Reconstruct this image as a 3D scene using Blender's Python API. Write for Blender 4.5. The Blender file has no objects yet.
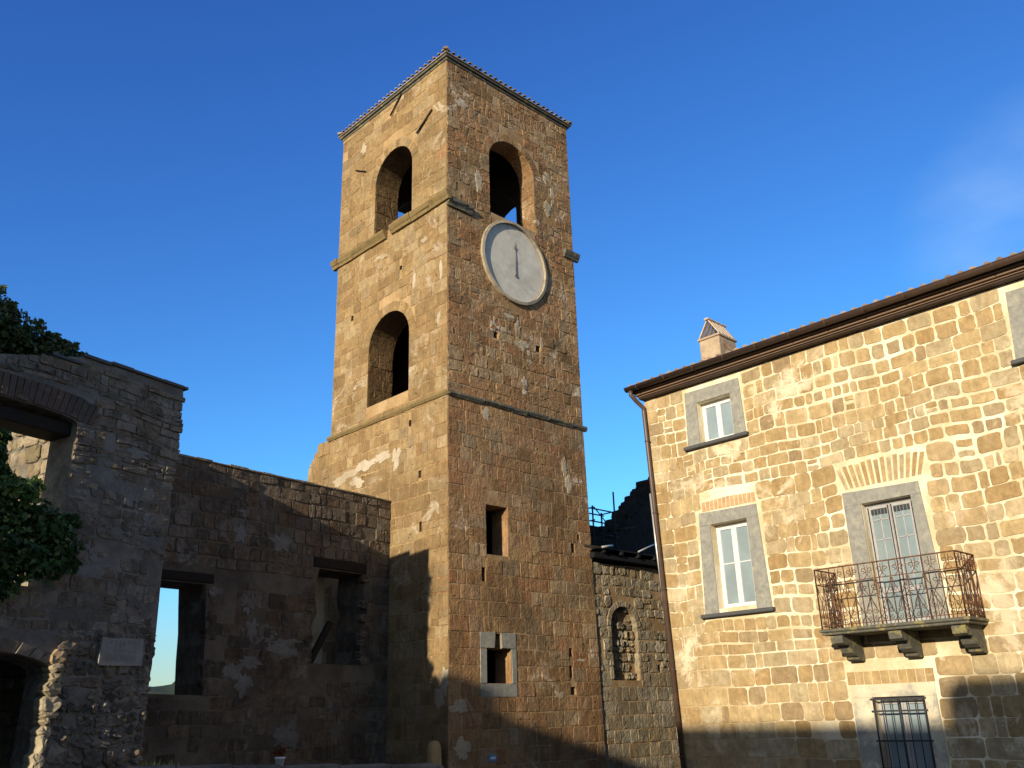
import bpy, math, random
from mathutils import Vector, Matrix, noise
from mathutils.geometry import tessellate_polygon

# ------------------------------------------------------------------ camera, sky, sun, exposure
scene = bpy.context.scene
cam_data = bpy.data.cameras.new('camera')
cam = bpy.data.objects.new('camera', cam_data)
scene.collection.objects.link(cam)
RV = Vector((0.72394179, -0.68931772, -0.02737433))
UV = Vector((-0.2197573, -0.26804595, 0.93800751))
FV = Vector((0.65392278, 0.67304713, 0.34553227))
m3 = Matrix((RV, UV, -FV)).transposed()
cam.matrix_world = m3.to_4x4()
cam_data.sensor_width = 36.0
cam_data.lens = 905.19 / 1024 * 36.0
cam_data.clip_start = 0.05
cam_data.clip_end = 20000
scene.camera = cam

SUN_AZ, SUN_EL = math.radians(16.0), math.radians(14.0)     # azimuth from the -X axis towards -Y
sun_dir = Vector((-math.cos(SUN_AZ) * math.cos(SUN_EL), -math.sin(SUN_AZ) * math.cos(SUN_EL), math.sin(SUN_EL)))
sl = bpy.data.lights.new('sun', 'SUN')
sl.energy = 4.8
sl.angle = math.radians(0.55)
sl.color = (1.0, 0.865, 0.65)
sun = bpy.data.objects.new('sun', sl)
sun.rotation_euler = sun_dir.to_track_quat('Z', 'Y').to_euler()
scene.collection.objects.link(sun)

world = bpy.data.worlds.new('World')
scene.world = world
world.use_nodes = True
wn, wl = world.node_tree.nodes, world.node_tree.links
wn.clear()
sky = wn.new('ShaderNodeTexSky')
sky.sky_type = 'NISHITA'
sky.sun_disc = False
sky.sun_elevation = SUN_EL
sky.sun_rotation = math.atan2(sun_dir.x, sun_dir.y)
sky.altitude = 300
sky.air_density = 1.0
sky.dust_density = 0.6
sky.ozone_density = 3.0
hs = wn.new('ShaderNodeHueSaturation')
hs.inputs['Saturation'].default_value = 1.0
hs.inputs['Value'].default_value = 1.0
wl.new(sky.outputs[0], hs.inputs['Color'])
# a thin veil of high cloud low in the sky to the right of the view
tc = wn.new('ShaderNodeTexCoord')
mp = wn.new('ShaderNodeMapping')
mp.inputs['Scale'].default_value = (2.2, 2.2, 5.0)
mp.inputs['Rotation'].default_value = (0.3, 0.5, 0.2)
wl.new(tc.outputs['Generated'], mp.inputs[0])
ns = wn.new('ShaderNodeTexNoise')
ns.inputs['Scale'].default_value = 2.3
ns.inputs['Detail'].default_value = 7
ns.inputs['Roughness'].default_value = 0.55
wl.new(mp.outputs[0], ns.inputs[0])
mr = wn.new('ShaderNodeMapRange')
mr.inputs[1].default_value = 0.42
mr.inputs[2].default_value = 0.75
wl.new(ns.outputs[0], mr.inputs[0])
dt = wn.new('ShaderNodeVectorMath'); dt.operation = 'DOT_PRODUCT'
cd = (FV + RV * (545 / 905.0) + UV * (150 / 905.0)).normalized()
dt.inputs[1].default_value = cd
nz = wn.new('ShaderNodeVectorMath'); nz.operation = 'NORMALIZE'
wl.new(tc.outputs['Generated'], nz.inputs[0])
wl.new(nz.outputs[0], dt.inputs[0])
mr2 = wn.new('ShaderNodeMapRange')
mr2.interpolation_type = 'SMOOTHSTEP'
mr2.inputs[1].default_value = 0.988
mr2.inputs[2].default_value = 0.9985
wl.new(dt.outputs['Value'], mr2.inputs[0])
mu = wn.new('ShaderNodeMath'); mu.operation = 'MULTIPLY'
wl.new(mr.outputs[0], mu.inputs[0]); wl.new(mr2.outputs[0], mu.inputs[1])
mu2 = wn.new('ShaderNodeMath'); mu2.operation = 'MULTIPLY'
mu2.inputs[1].default_value = 0.16
wl.new(mu.outputs[0], mu2.inputs[0])
mx = wn.new('ShaderNodeMix'); mx.data_type = 'RGBA'
mx.inputs[7].default_value = (6.5, 8.0, 9.5, 1)
sep = wn.new('ShaderNodeSeparateColor')
com = wn.new('ShaderNodeCombineColor')
wl.new(hs.outputs[0], sep.inputs[0])
for ch, (pw_, k_) in enumerate(((1.4, 0.577), (1.38, 0.96), (1.05, 1.78))):     # deeper blue overhead, as the camera recorded it
    p1 = wn.new('ShaderNodeMath'); p1.operation = 'POWER'; p1.inputs[1].default_value = pw_
    p2 = wn.new('ShaderNodeMath'); p2.operation = 'MULTIPLY'; p2.inputs[1].default_value = k_
    wl.new(sep.outputs[ch], p1.inputs[0]); wl.new(p1.outputs[0], p2.inputs[0]); wl.new(p2.outputs[0], com.inputs[ch])
wl.new(mu2.outputs[0], mx.inputs[0]); wl.new(com.outputs[0], mx.inputs[6])
# towards the low sun the sky stays pale and hazy
sd = wn.new('ShaderNodeVectorMath'); sd.operation = 'DOT_PRODUCT'
sd.inputs[1].default_value = Vector((sun_dir.x, sun_dir.y, 0)).normalized()
wl.new(nz.outputs[0], sd.inputs[0])
sm = wn.new('ShaderNodeMapRange'); sm.interpolation_type = 'SMOOTHSTEP'
sm.inputs[1].default_value = -0.3; sm.inputs[2].default_value = 0.35
wl.new(sd.outputs['Value'], sm.inputs[0])
pale = wn.new('ShaderNodeMix'); pale.data_type = 'RGBA'; pale.blend_type = 'MULTIPLY'
pale.inputs[0].default_value = 1.0
pale.inputs[7].default_value = (1.0, 0.95, 0.95, 1)
wl.new(hs.outputs[0], pale.inputs[6])
both = wn.new('ShaderNodeMix'); both.data_type = 'RGBA'
sz = wn.new('ShaderNodeSeparateXYZ'); wl.new(nz.outputs[0], sz.inputs[0])
hz = wn.new('ShaderNodeMapRange'); hz.interpolation_type = 'SMOOTHSTEP'
hz.inputs[1].default_value = 0.20; hz.inputs[2].default_value = 0.03; hz.inputs[3].default_value = 0.0; hz.inputs[4].default_value = 0.8
wl.new(sz.outputs[2], hz.inputs[0])
mxm = wn.new('ShaderNodeMath'); mxm.operation = 'MAXIMUM'
wl.new(sm.outputs[0], mxm.inputs[0]); wl.new(hz.outputs[0], mxm.inputs[1])
wl.new(mxm.outputs[0], both.inputs[0]); wl.new(mx.outputs[2], both.inputs[6]); wl.new(pale.outputs[2], both.inputs[7])
bg = wn.new('ShaderNodeBackground')
bg.inputs[1].default_value = 0.1
wl.new(both.outputs[2], bg.inputs[0])
wo = wn.new('ShaderNodeOutputWorld')
wl.new(bg.outputs[0], wo.inputs[0])

scene.view_settings.view_transform = 'Standard'
scene.view_settings.look = 'None'
scene.view_settings.gamma = 1.0
scene.view_settings.exposure = 0.38
scene.view_settings.use_curve_mapping = False

# ------------------------------------------------------------------ helpers
rng = random.Random(7)
COL = scene.collection


class MB:
    """collects faces in world metres; build() links them as ONE mesh object"""
    def __init__(self):
        self.v, self.f, self.m, self.t, self.s = [], [], [], [], []

    def vert(self, p, t=0.5):
        self.v.append(tuple(p)); self.t.append(t)
        return len(self.v) - 1

    def face(self, idx, m=0, smooth=False):
        self.f.append(tuple(idx)); self.m.append(m); self.s.append(smooth)

    def quad(self, a, b, c, d, m=0, t=0.5):
        i = [self.vert(p, t) for p in (a, b, c, d)]
        self.face(i, m)

    def box(self, lo, hi, m=0, t=0.5, fr=None, bev=0.0):
        """box from lo to hi in the local frame fr (a function), edges chamfered by bev"""
        fr = fr or (lambda x, y, z: (x, y, z))
        x0, y0, z0 = lo; x1, y1, z1 = hi
        if bev <= 0:
            P = [fr(x, y, z) for z in (z0, z1) for (x, y) in ((x0, y0), (x1, y0), (x1, y1), (x0, y1))]
            i = [self.vert(p, t) for p in P]
            for q in ((0, 3, 2, 1), (4, 5, 6, 7), (0, 1, 5, 4), (1, 2, 6, 5), (2, 3, 7, 6), (3, 0, 4, 7)):
                self.face([i[k] for k in q], m)
            return
        b = min(bev, (x1 - x0) / 3, (y1 - y0) / 3, (z1 - z0) / 3)
        idx = {}
        for sx in (0, 1):
            for sy in (0, 1):
                for sz in (0, 1):
                    X, Y, Z = (x0, x1)[sx], (y0, y1)[sy], (z0, z1)[sz]
                    dx, dy, dz = (b, -b)[sx], (b, -b)[sy], (b, -b)[sz]
                    idx[sx, sy, sz, 0] = self.vert(fr(X, Y + dy, Z + dz), t)
                    idx[sx, sy, sz, 1] = self.vert(fr(X + dx, Y, Z + dz), t)
                    idx[sx, sy, sz, 2] = self.vert(fr(X + dx, Y + dy, Z), t)
        for s in (0, 1):
            o = lambda L: L if s else L[::-1]
            self.face(o([idx[s, 0, 0, 0], idx[s, 1, 0, 0], idx[s, 1, 1, 0], idx[s, 0, 1, 0]]), m)
            self.face(o([idx[0, s, 0, 1], idx[0, s, 1, 1], idx[1, s, 1, 1], idx[1, s, 0, 1]]), m)
            self.face(o([idx[0, 0, s, 2], idx[1, 0, s, 2], idx[1, 1, s, 2], idx[0, 1, s, 2]]), m)
        for a in (0, 1):
            for c in (0, 1):
                self.face([idx[a, c, 0, 0], idx[a, c, 1, 0], idx[a, c, 1, 1], idx[a, c, 0, 1]], m)
                self.face([idx[a, 0, c, 0], idx[a, 1, c, 0], idx[a, 1, c, 2], idx[a, 0, c, 2]], m)
                self.face([idx[0, a, c, 1], idx[1, a, c, 1], idx[1, a, c, 2], idx[0, a, c, 2]], m)
                for d in (0, 1):
                    self.face([idx[a, c, d, 0], idx[a, c, d, 1], idx[a, c, d, 2]], m)

    def tube(self, pts, r, n=6, m=0, t=0.5, caps=True):
        pts = [Vector(p) for p in pts]
        rs = r if isinstance(r, (list, tuple)) else [r] * len(pts)
        rings = []
        up = Vector((0.13, 0.21, 0.97))
        for k, p in enumerate(pts):
            d = (pts[min(k + 1, len(pts) - 1)] - pts[max(k - 1, 0)]).normalized()
            if abs(d.dot(up)) > 0.93:
                up = Vector((0.9, 0.3, 0.1))
            a = d.cross(up).normalized(); b = d.cross(a)
            rings.append([self.vert(p + (a * math.cos(2 * math.pi * j / n) + b * math.sin(2 * math.pi * j / n)) * rs[k], t) for j in range(n)])
        for k in range(len(rings) - 1):
            for j in range(n):
                self.face([rings[k][j], rings[k + 1][j], rings[k + 1][(j + 1) % n], rings[k][(j + 1) % n]], m, True)
        if caps:
            self.face(rings[0], m); self.face(rings[-1][::-1], m)

    def prism(self, poly, d0, d1, place, m=0, t=0.5):
        """a 2D outline (u, z) extruded from depth d0 to d1"""
        a = [self.vert(place(u, z, d0), t) for u, z in poly]
        b = [self.vert(place(u, z, d1), t) for u, z in poly]
        n = len(poly)
        self.face(b, m); self.face(a[::-1], m)
        for k in range(n):
            self.face([a[k], a[(k + 1) % n], b[(k + 1) % n], b[k]], m)

    def lathe(self, prof, c, n=20, m=0, t=0.5):
        rings = [[self.vert((c[0] + r * math.cos(2 * math.pi * j / n), c[1] + r * math.sin(2 * math.pi * j / n), c[2] + z), t) for j in range(n)] for r, z in prof]
        for k in range(len(rings) - 1):
            for j in range(n):
                self.face([rings[k][j], rings[k][(j + 1) % n], rings[k + 1][(j + 1) % n], rings[k + 1][j]], m, True)
        self.face(rings[0][::-1], m); self.face(rings[-1], m)

    def build(self, name, mats, parent=None, recalc=True):
        off = Vector((0, 0, 0))
        p = parent
        while p is not None:
            off += p.location; p = p.parent
        me = bpy.data.meshes.new(name)
        me.from_pydata([tuple(Vector(v) - off) for v in self.v], [], self.f)
        if not isinstance(mats, (list, tuple)):
            mats = [mats]
        for mt in mats:
            me.materials.append(mt)
        me.polygons.foreach_set('material_index', self.m)
        me.polygons.foreach_set('use_smooth', self.s)
        at = me.attributes.new('tone', 'FLOAT', 'POINT')
        at.data.foreach_set('value', self.t)
        me.update()
        if recalc:
            import bmesh
            bm = bmesh.new(); bm.from_mesh(me)
            bmesh.ops.recalc_face_normals(bm, faces=bm.faces)
            bm.to_mesh(me); bm.free()
        o = bpy.data.objects.new(name, me)
        COL.objects.link(o)
        if parent is not None:
            o.parent = parent
        return o


def empty(name, loc, label, cat, group=None):
    o = bpy.data.objects.new(name, None)
    o.location = loc
    o.empty_display_size = 0.3
    COL.objects.link(o)
    bpy.context.view_layer.update()
    return tag(o, label, cat, group)


def tag(o, label=None, cat=None, group=None, kind=None):
    if label: o['label'] = label
    if cat: o['category'] = cat
    if group: o['group'] = group
    if kind: o['kind'] = kind
    return o


def arch_poly(c, hw, z0, zs, rise, n=16):
    pts = [(c - hw, z0), (c + hw, z0), (c + hw, zs)]
    for k in range(1, n):
        a = math.pi * k / n
        pts.append((c + hw * math.cos(a), zs + rise * math.sin(a)))
    pts.append((c - hw, zs))
    return pts


def arch_span(c, hw, z0, zs, rise):
    def f(a, b):
        if b <= z0 or a >= zs + rise: return None
        if a <= zs: return (c - hw, c + hw)
        q = max(0.0, 1 - ((a - zs) / rise) ** 2)
        return (c - hw * math.sqrt(q), c + hw * math.sqrt(q))
    return f


def rect_poly(u0, u1, z0, z1): return [(u0, z0), (u1, z0), (u1, z1), (u0, z1)]


def rect_span(u0, u1, z0, z1):
    return lambda a, b: None if (b <= z0 + 0.01 or a >= z1 - 0.01) else (u0, u1)


def panel(mb, outline, holes, place, thick, m_face=0, m_jamb=0, tone=0.45, jamb_step=0.33, seed=1, m_back=None):
    """a solid wall slab with real openings: front at depth 0, back at -thick"""
    r = random.Random(seed)
    loops = [outline] + holes
    flat = [p for lp in loops for p in lp]
    tris = tessellate_polygon([[Vector((u, z, 0)) for u, z in lp] for lp in loops])
    fa = [mb.vert(place(u, z, 0.0), tone) for u, z in flat]
    ba = [mb.vert(place(u, z, -thick), tone) for u, z in flat]
    for t in tris:
        mb.face([fa[i] for i in t], m_face)
        mb.face([ba[i] for i in reversed(t)], m_face if m_back is None else m_back)
    for li, lp in enumerate(loops):
        for k in range(len(lp)):
            (u0, z0), (u1, z1) = lp[k], lp[(k + 1) % len(lp)]
            L = math.hypot(u1 - u0, z1 - z0)
            n = max(1, round(L / jamb_step)) if li else 1
            for j in range(n):
                a, b = j / n, (j + 1) / n
                A = (u0 + (u1 - u0) * a, z0 + (z1 - z0) * a); B = (u0 + (u1 - u0) * b, z0 + (z1 - z0) * b)
                i = r.uniform(0.2, 0.8)
                mb.quad(place(A[0], A[1], 0.0), place(B[0], B[1], 0.0), place(B[0], B[1], -thick), place(A[0], A[1], -thick), m_jamb, i)


def stone(mb, place, poly, p, bev, r, m=0, tone=None, rough=0.0, base=-0.012, smooth=False, tilt=0.02):
    """one block: outline poly (u, z), standing p proud of the wall"""
    t = r.random() if tone is None else tone
    n = len(poly)
    cu = sum(q[0] for q in poly) / n; cz = sum(q[1] for q in poly) / n
    tu, tz = r.uniform(-tilt, tilt), r.uniform(-tilt, tilt)
    ext = max(max(abs(q[0] - cu), abs(q[1] - cz)) for q in poly)
    k1 = max(0.3, 1 - bev / max(ext, 0.02))
    def P(u, z, d): return place(u, z, d)
    h = lambda u, z: max(p * 0.3, p + tu * (u - cu) + tz * (z - cz))
    r0 = [mb.vert(P(u, z, base), t) for u, z in poly]
    r1 = [mb.vert(P(u, z, max(0.001, h(u, z) - bev * 0.6 + r.uniform(-rough, rough) * 0.5)), t) for u, z in poly]
    r2 = []
    for u, z in poly:
        uu, zz = cu + (u - cu) * k1, cz + (z - cz) * k1
        r2.append(mb.vert(P(uu, zz, max(0.002, h(uu, zz) + r.uniform(-rough, rough))), t))
    c = mb.vert(P(cu, cz, max(0.002, p + r.uniform(-rough, rough))), t)
    for k in range(n):
        j = (k + 1) % n
        mb.face([r0[k], r0[j], r1[j], r1[k]], m, smooth)
        mb.face([r1[k], r1[j], r2[j], r2[k]], m, smooth)
        mb.face([r2[k], r2[j], c], m, smooth)


def block_poly(u0, u1, z0, z1, r, jit, cut):
    w, h = u1 - u0, z1 - z0
    c = min(w, h) * cut
    J = lambda: r.uniform(-jit, jit)
    pts = []
    cs = [c * r.uniform(0.5, 1.5) for _ in range(4)]
    pts += [(u0 + J() * .4, z0 + cs[0]), (u0 + cs[0], z0 + J() * .4)]
    pts += [(u0 + w * r.uniform(.4, .6), z0 + J())]
    pts += [(u1 - cs[1], z0 + J() * .4), (u1 + J() * .4, z0 + cs[1])]
    pts += [(u1 + J(), z0 + h * r.uniform(.4, .6))]
    pts += [(u1 + J() * .4, z1 - cs[2]), (u1 - cs[2], z1 + J() * .4)]
    pts += [(u0 + w * r.uniform(.4, .6), z1 + J())]
    pts += [(u0 + cs[3], z1 + J() * .4), (u0 + J() * .4, z1 - cs[3])]
    pts += [(u0 + J(), z0 + h * r.uniform(.4, .6))]
    return pts


def masonry(mb, place, umin, umax, z0, z1, spans, seed, ch=(.28, .38), bw=(.28, .62), gap=0.006, jit=0.006, cut=0.08,
            prot=(0.004, 0.02), bev=0.012, rough=0.004, m=0, tilt=0.02, drop=0.0, wav=0.0, split=0.0, keep=None, smooth=False, tonef=None):
    r = random.Random(seed)
    z = z0
    while z < z1 - 0.05:
        h = r.uniform(*ch) if not callable(gap) or True else 0
        if z + h > z1 - ch[0] * 0.6: h = z1 - z
        a, b = z, z + h
        free = [(umin((a + b) / 2), umax((a + b) / 2))]
        for s in spans:
            e = s(a, b)
            if e is None: continue
            nf = []
            for (x0, x1) in free:
                if e[1] <= x0 or e[0] >= x1: nf.append((x0, x1)); continue
                if e[0] > x0: nf.append((x0, e[0]))
                if e[1] < x1: nf.append((e[1], x1))
            free = nf
        for (x0, x1) in free:
            L = x1 - x0
            if L < 0.04: continue
            ws = []
            tot = 0
            while tot < L:
                w = r.uniform(*bw); ws.append(w); tot += w
            if len(ws) > 1 and (tot - L) > ws[-1] * 0.6:
                tot -= ws.pop()
            k = L / tot
            x = x0
            for w in ws:
                w *= k
                cells = [(x, x + w, a, b)]
                if r.random() < split:
                    if w > h * 1.1:
                        q = x + w * r.uniform(.35, .65); cells = [(x, q, a, b), (q, x + w, a, b)]
                    else:
                        q = a + h * r.uniform(.4, .6); cells = [(x, x + w, a, q), (x, x + w, q, b)]
                for (ua, ub, za, zb) in cells:
                    if r.random() < drop: continue
                    if keep and not keep((ua + ub) / 2, (za + zb) / 2): continue
                    g = gap((ua + ub) / 2, (za + zb) / 2, r) if callable(gap) else gap * r.uniform(.6, 1.5)
                    if ub - ua < 2.6 * g or zb - za < 2.6 * g: continue
                    wv = (lambda uu: wav * math.sin(uu * 1.7 + za * 2.3) + wav * .6 * math.sin(uu * 4.1 + seed)) if wav else (lambda uu: 0)
                    poly = block_poly(ua + g, ub - g, za + g, zb - g, r, jit, cut)
                    poly = [(u, zz + wv(u)) for u, zz in poly]
                    tn = tonef((ua + ub) / 2, (za + zb) / 2, r) if tonef else None
                    stone(mb, place, poly, r.uniform(*prot), bev, r, m, tone=tn, rough=rough, tilt=tilt, smooth=smooth)
                x += w
        z += h


def voussoirs(mb, place, c, hw, zs, rise, ring, n, seed, p=0.015, m=0, tone=None, g=0.006, a0=0.0, a1=math.pi, hw2=None):
    r = random.Random(seed)
    for k in range(n):
        A = a0 + (a1 - a0) * k / n; B = a0 + (a1 - a0) * (k + 1) / n
        da = g / max(hw, .1)
        A += da; B -= da
        q = []
        R1 = ring * r.uniform(.92, 1.06)
        for ang, out in ((A, 0), (B, 0), (B, 1), ((A + B) / 2, 1), (A, 1)):
            q.append((c + (hw + 0.004 + out * R1) * math.cos(ang), zs + (rise + 0.004 + out * R1) * math.sin(ang)))
        stone(mb, place, q, p * r.uniform(.6, 1.3), 0.01, r, m, tone=(tone if tone is None else tone + r.uniform(-.12, .12)), rough=.003)


def splash(mb, place, cu, cz, w, h, seed, m=1, p=.014, ragged=.38):
    """an irregular remnant of old plaster clinging to the stones"""
    n = 48
    pts = []
    for k in range(n):
        a = 2 * math.pi * k / n
        ca, sa = math.cos(a), math.sin(a)
        f = 1 + ragged * (noise.noise((ca * 1.6 + seed * 3.1, sa * 1.6, seed * .7)) * 1.6 + noise.noise((ca * 4.0, sa * 4.0, seed * 1.9)) * .8 + noise.noise((ca * 9, sa * 9, seed * 2.3)) * .25)
        f = max(.25, f)
        pts.append((cu + w * f * ca, cz + h * f * sa))
    t = .5
    r0 = [mb.vert(place(u, z, .0), t) for u, z in pts]
    r1 = [mb.vert(place(cu + (u - cu) * .96, cz + (z - cz) * .96, p), t) for u, z in pts]
    r2 = [mb.vert(place(cu + (u - cu) * .55, cz + (z - cz) * .55, p * (1.15 + .3 * noise.noise((u * 5, z * 5, seed)))), t) for u, z in pts]
    c = mb.vert(place(cu, cz, p * 1.1), t)
    for k in range(n):
        j = (k + 1) % n
        mb.face([r0[k], r0[j], r1[j], r1[k]], m); mb.face([r1[k], r1[j], r2[j], r2[k]], m); mb.face([r2[k], r2[j], c], m)


# ------------------------------------------------------------------ materials
def new_mat(name):
    m = bpy.data.materials.new(name)
    m.use_nodes = True
    nt = m.node_tree
    nt.nodes.clear()
    out = nt.nodes.new('ShaderNodeOutputMaterial')
    b = nt.nodes.new('ShaderNodeBsdfPrincipled')
    nt.links.new(b.outputs[0], out.inputs[0])
    return m, nt, b


def nnoise(nt, vec, scale, detail=5, rough=.6, dist=0.0):
    n = nt.nodes.new('ShaderNodeTexNoise')
    n.inputs['Scale'].default_value = scale
    n.inputs['Detail'].default_value = detail
    n.inputs['Roughness'].default_value = rough
    n.inputs['Distortion'].default_value = dist
    nt.links.new(vec, n.inputs['Vector'])
    return n.outputs[0]


def nramp(nt, fac, stops, interp='LINEAR'):
    r = nt.nodes.new('ShaderNodeValToRGB')
    r.color_ramp.interpolation = interp
    el = r.color_ramp.elements
    while len(el) < len(stops): el.new(0.5)
    for e, (p, c) in zip(el, stops):
        e.position = p
        e.color = (*c, 1) if len(c) == 3 else c
    nt.links.new(fac, r.inputs[0])
    return r.outputs[0]


def nmap(nt, fac, a, b, c=0.0, d=1.0):
    r = nt.nodes.new('ShaderNodeMapRange')
    r.interpolation_type = 'SMOOTHSTEP'
    for i, v in zip((1, 2, 3, 4), (a, b, c, d)): r.inputs[i].default_value = v
    nt.links.new(fac, r.inputs[0])
    return r.outputs[0]


def nmix(nt, fac, a, b, mode='MIX'):
    x = nt.nodes.new('ShaderNodeMix')
    x.data_type = 'RGBA'; x.blend_type = mode
    for s, v in ((0, fac), (6, a), (7, b)):
        if hasattr(v, 'is_linked'): nt.links.new(v, x.inputs[s])
        elif isinstance(v, (int, float)): x.inputs[s].default_value = v
        else: x.inputs[s].default_value = (*v, 1)
    return x.outputs[2]


def nmul(nt, a, b, op='MULTIPLY'):
    x = nt.nodes.new('ShaderNodeMath'); x.operation = op
    for s, v in ((0, a), (1, b)):
        if hasattr(v, 'is_linked'): nt.links.new(v, x.inputs[s])
        else: x.inputs[s].default_value = v
    return x.outputs[0]


def ncoord(nt):
    return nt.nodes.new('ShaderNodeTexCoord').outputs['Object']


def nbump(nt, b, heights, strength=1.0):
    """heights: list of (socket, distance in metres)"""
    prev = None
    for h, d in heights:
        bp = nt.nodes.new('ShaderNodeBump')
        bp.inputs['Strength'].default_value = strength
        bp.inputs['Distance'].default_value = d
        nt.links.new(h, bp.inputs['Height'])
        if prev is not None: nt.links.new(prev, bp.inputs['Normal'])
        prev = bp.outputs[0]
    nt.links.new(prev, b.inputs['Normal'])


def stone_mat(name, cols, stain=(.55, .50, .42), stain_amt=0.0, stain_lo=.58, patina=(.10, .085, .06), patina_amt=.5, pscale=.45,
              bump=.012, lichen=None, grain=.5, vstreak=False, hue2=None, tooled=0.0, pits=0.0):
    m, nt, b = new_mat(name)
    v = ncoord(nt)
    at = nt.nodes.new('ShaderNodeAttribute'); at.attribute_name = 'tone'
    n = len(cols)
    base = nramp(nt, at.outputs['Fac'], [(i / (n - 1), c) for i, c in enumerate(cols)])
    n1 = nnoise(nt, v, 7.0, 8, .68, .4)
    base = nmix(nt, grain, base, nramp(nt, n1, [(.25, (.30, .28, .25)), (.5, (.5, .5, .5)), (.75, (.74, .73, .70))]), 'OVERLAY')
    if hue2:
        nh = nnoise(nt, v, .8, 4, .6, .3)
        base = nmix(nt, nmap(nt, nh, .48, .68, 0, hue2[1]), base, hue2[0], 'MIX')
    n2 = nnoise(nt, v, pscale, 7, .66, .5)
    base = nmix(nt, nmap(nt, n2, .44, .66, 0, patina_amt), base, patina, 'MIX')
    extra = []
    if tooled:
        mt_ = nt.nodes.new('ShaderNodeMapping'); mt_.inputs['Scale'].default_value = (13, 13, 2.2)
        nt.links.new(v, mt_.inputs[0])
        nt_ = nnoise(nt, mt_.outputs[0], 1.0, 5, .7, .3)
        base = nmix(nt, tooled, base, nramp(nt, nt_, [(.3, (.18, .17, .16)), (.5, (.5, .5, .5)), (.72, (.80, .79, .76))]), 'OVERLAY')
        extra.append((nt_, bump * 2.0 * tooled))
    if pits:
        np_ = nnoise(nt, v, 9.0, 4, .6, .2)
        pm_ = nmap(nt, np_, .66, .72)
        base = nmix(nt, nmul(nt, pm_, pits), base, tuple(c * .35 for c in patina))
        extra.append((nmul(nt, pm_, -1.0), .02))
    if vstreak:
        mp = nt.nodes.new('ShaderNodeMapping'); mp.inputs['Scale'].default_value = (2.6, 2.6, .45)
        nt.links.new(v, mp.inputs[0])
        n6 = nnoise(nt, mp.outputs[0], 1.0, 7, .65, .2)
        base = nmix(nt, nmap(nt, n6, .52, .72, 0, .42), base, patina)
    if stain_amt > 0:
        n3 = nnoise(nt, v, 1.3, 9, .72, .6)
        n3b = nnoise(nt, v, .33, 3, .5, .3)
        s = nmul(nt, nmap(nt, n3, stain_lo, stain_lo + .1), nmap(nt, n3b, .45, .62))
        base = nmix(nt, nmul(nt, s, stain_amt), base, stain)
    if lichen:
        n4 = nnoise(nt, v, 5.0, 6, .7, .2)
        n4b = nnoise(nt, v, .9, 3, .5)
        s = nmul(nt, nmap(nt, n4, .58, .68), nmap(nt, n4b, .5, .62))
        base = nmix(nt, s, base, lichen)
    nt.links.new(base, b.inputs['Base Color'])
    b.inputs['Roughness'].default_value = .95
    b.inputs['Specular IOR Level'].default_value = .15
    vo = nt.nodes.new('ShaderNodeTexVoronoi'); vo.inputs['Scale'].default_value = 16
    nt.links.new(v, vo.inputs['Vector'])
    nbump(nt, b, [(nnoise(nt, v, 5.0, 3, .5), bump * 2.2), (nnoise(nt, v, 24, 6, .7), bump), (vo.outputs['Distance'], bump * .55)] + extra, .9)
    return m


def mortar_mat(name, col, col2, bump=.012):
    m, nt, b = new_mat(name)
    v = ncoord(nt)
    c = nmix(nt, nmap(nt, nnoise(nt, v, 1.1, 7, .65, .3), .38, .66), col, col2)
    c = nmix(nt, .35, c, nramp(nt, nnoise(nt, v, 20, 5, .7), [(.3, (.33, .32, .3)), (.7, (.66, .66, .66))]), 'OVERLAY')
    nt.links.new(c, b.inputs['Base Color'])
    b.inputs['Roughness'].default_value = .95
    b.inputs['Specular IOR Level'].default_value = .12
    nbump(nt, b, [(nnoise(nt, v, 6, 4, .6), bump * 1.6), (nnoise(nt, v, 40, 5, .7), bump * .6)], .9)
    return m


def plain_mat(name, col, rough=.6, metal=0.0, spec=.4, var=.25, vscale=8, bump=0.0, col2=None, c2=(.5, .65)):
    m, nt, b = new_mat(name)
    v = ncoord(nt)
    n = nnoise(nt, v, vscale, 6, .65, .2)
    c = nmix(nt, var, col, nramp(nt, n, [(.3, (.25, .25, .25)), (.7, (.72, .72, .72))]), 'OVERLAY')
    if col2:
        c = nmix(nt, nmap(nt, nnoise(nt, v, vscale * .6, 6, .7, .4), c2[0], c2[1]), c, col2)
    nt.links.new(c, b.inputs['Base Color'])
    b.inputs['Roughness'].default_value = rough
    b.inputs['Metallic'].default_value = metal
    b.inputs['Specular IOR Level'].default_value = spec
    if bump: nbump(nt, b, [(nnoise(nt, v, vscale * 4, 5, .6), bump)], .8)
    return m


M = {}
M['tuff'] = stone_mat('ochre_tuff_stone', [(0.208, 0.138, 0.069), (0.274, 0.187, 0.092), (0.319, 0.224, 0.112), (0.240, 0.154, 0.072), (0.348, 0.261, 0.144), (0.248, 0.179, 0.103)],
                      stain=(0.514, 0.440, 0.336), stain_amt=.75, stain_lo=.55, patina=(0.149, 0.098, 0.045), patina_amt=.55, pscale=.6, bump=.012, grain=.7, lichen=(0.248, 0.195, 0.080), tooled=.25, pits=.7)
M['tuff_dark'] = stone_mat('weathered_brown_tuff', [(0.209, 0.126, 0.062), (0.283, 0.177, 0.088), (0.334, 0.213, 0.107), (0.272, 0.144, 0.069), (0.355, 0.253, 0.149), (0.230, 0.164, 0.097)],
                           stain=(0.627, 0.536, 0.417), stain_amt=.8, stain_lo=.56, patina=(0.125, 0.082, 0.042), patina_amt=.65, pscale=.5, bump=.015, grain=.7, hue2=((0.314, 0.149, 0.069), .45), tooled=.4, pits=.8)
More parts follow.
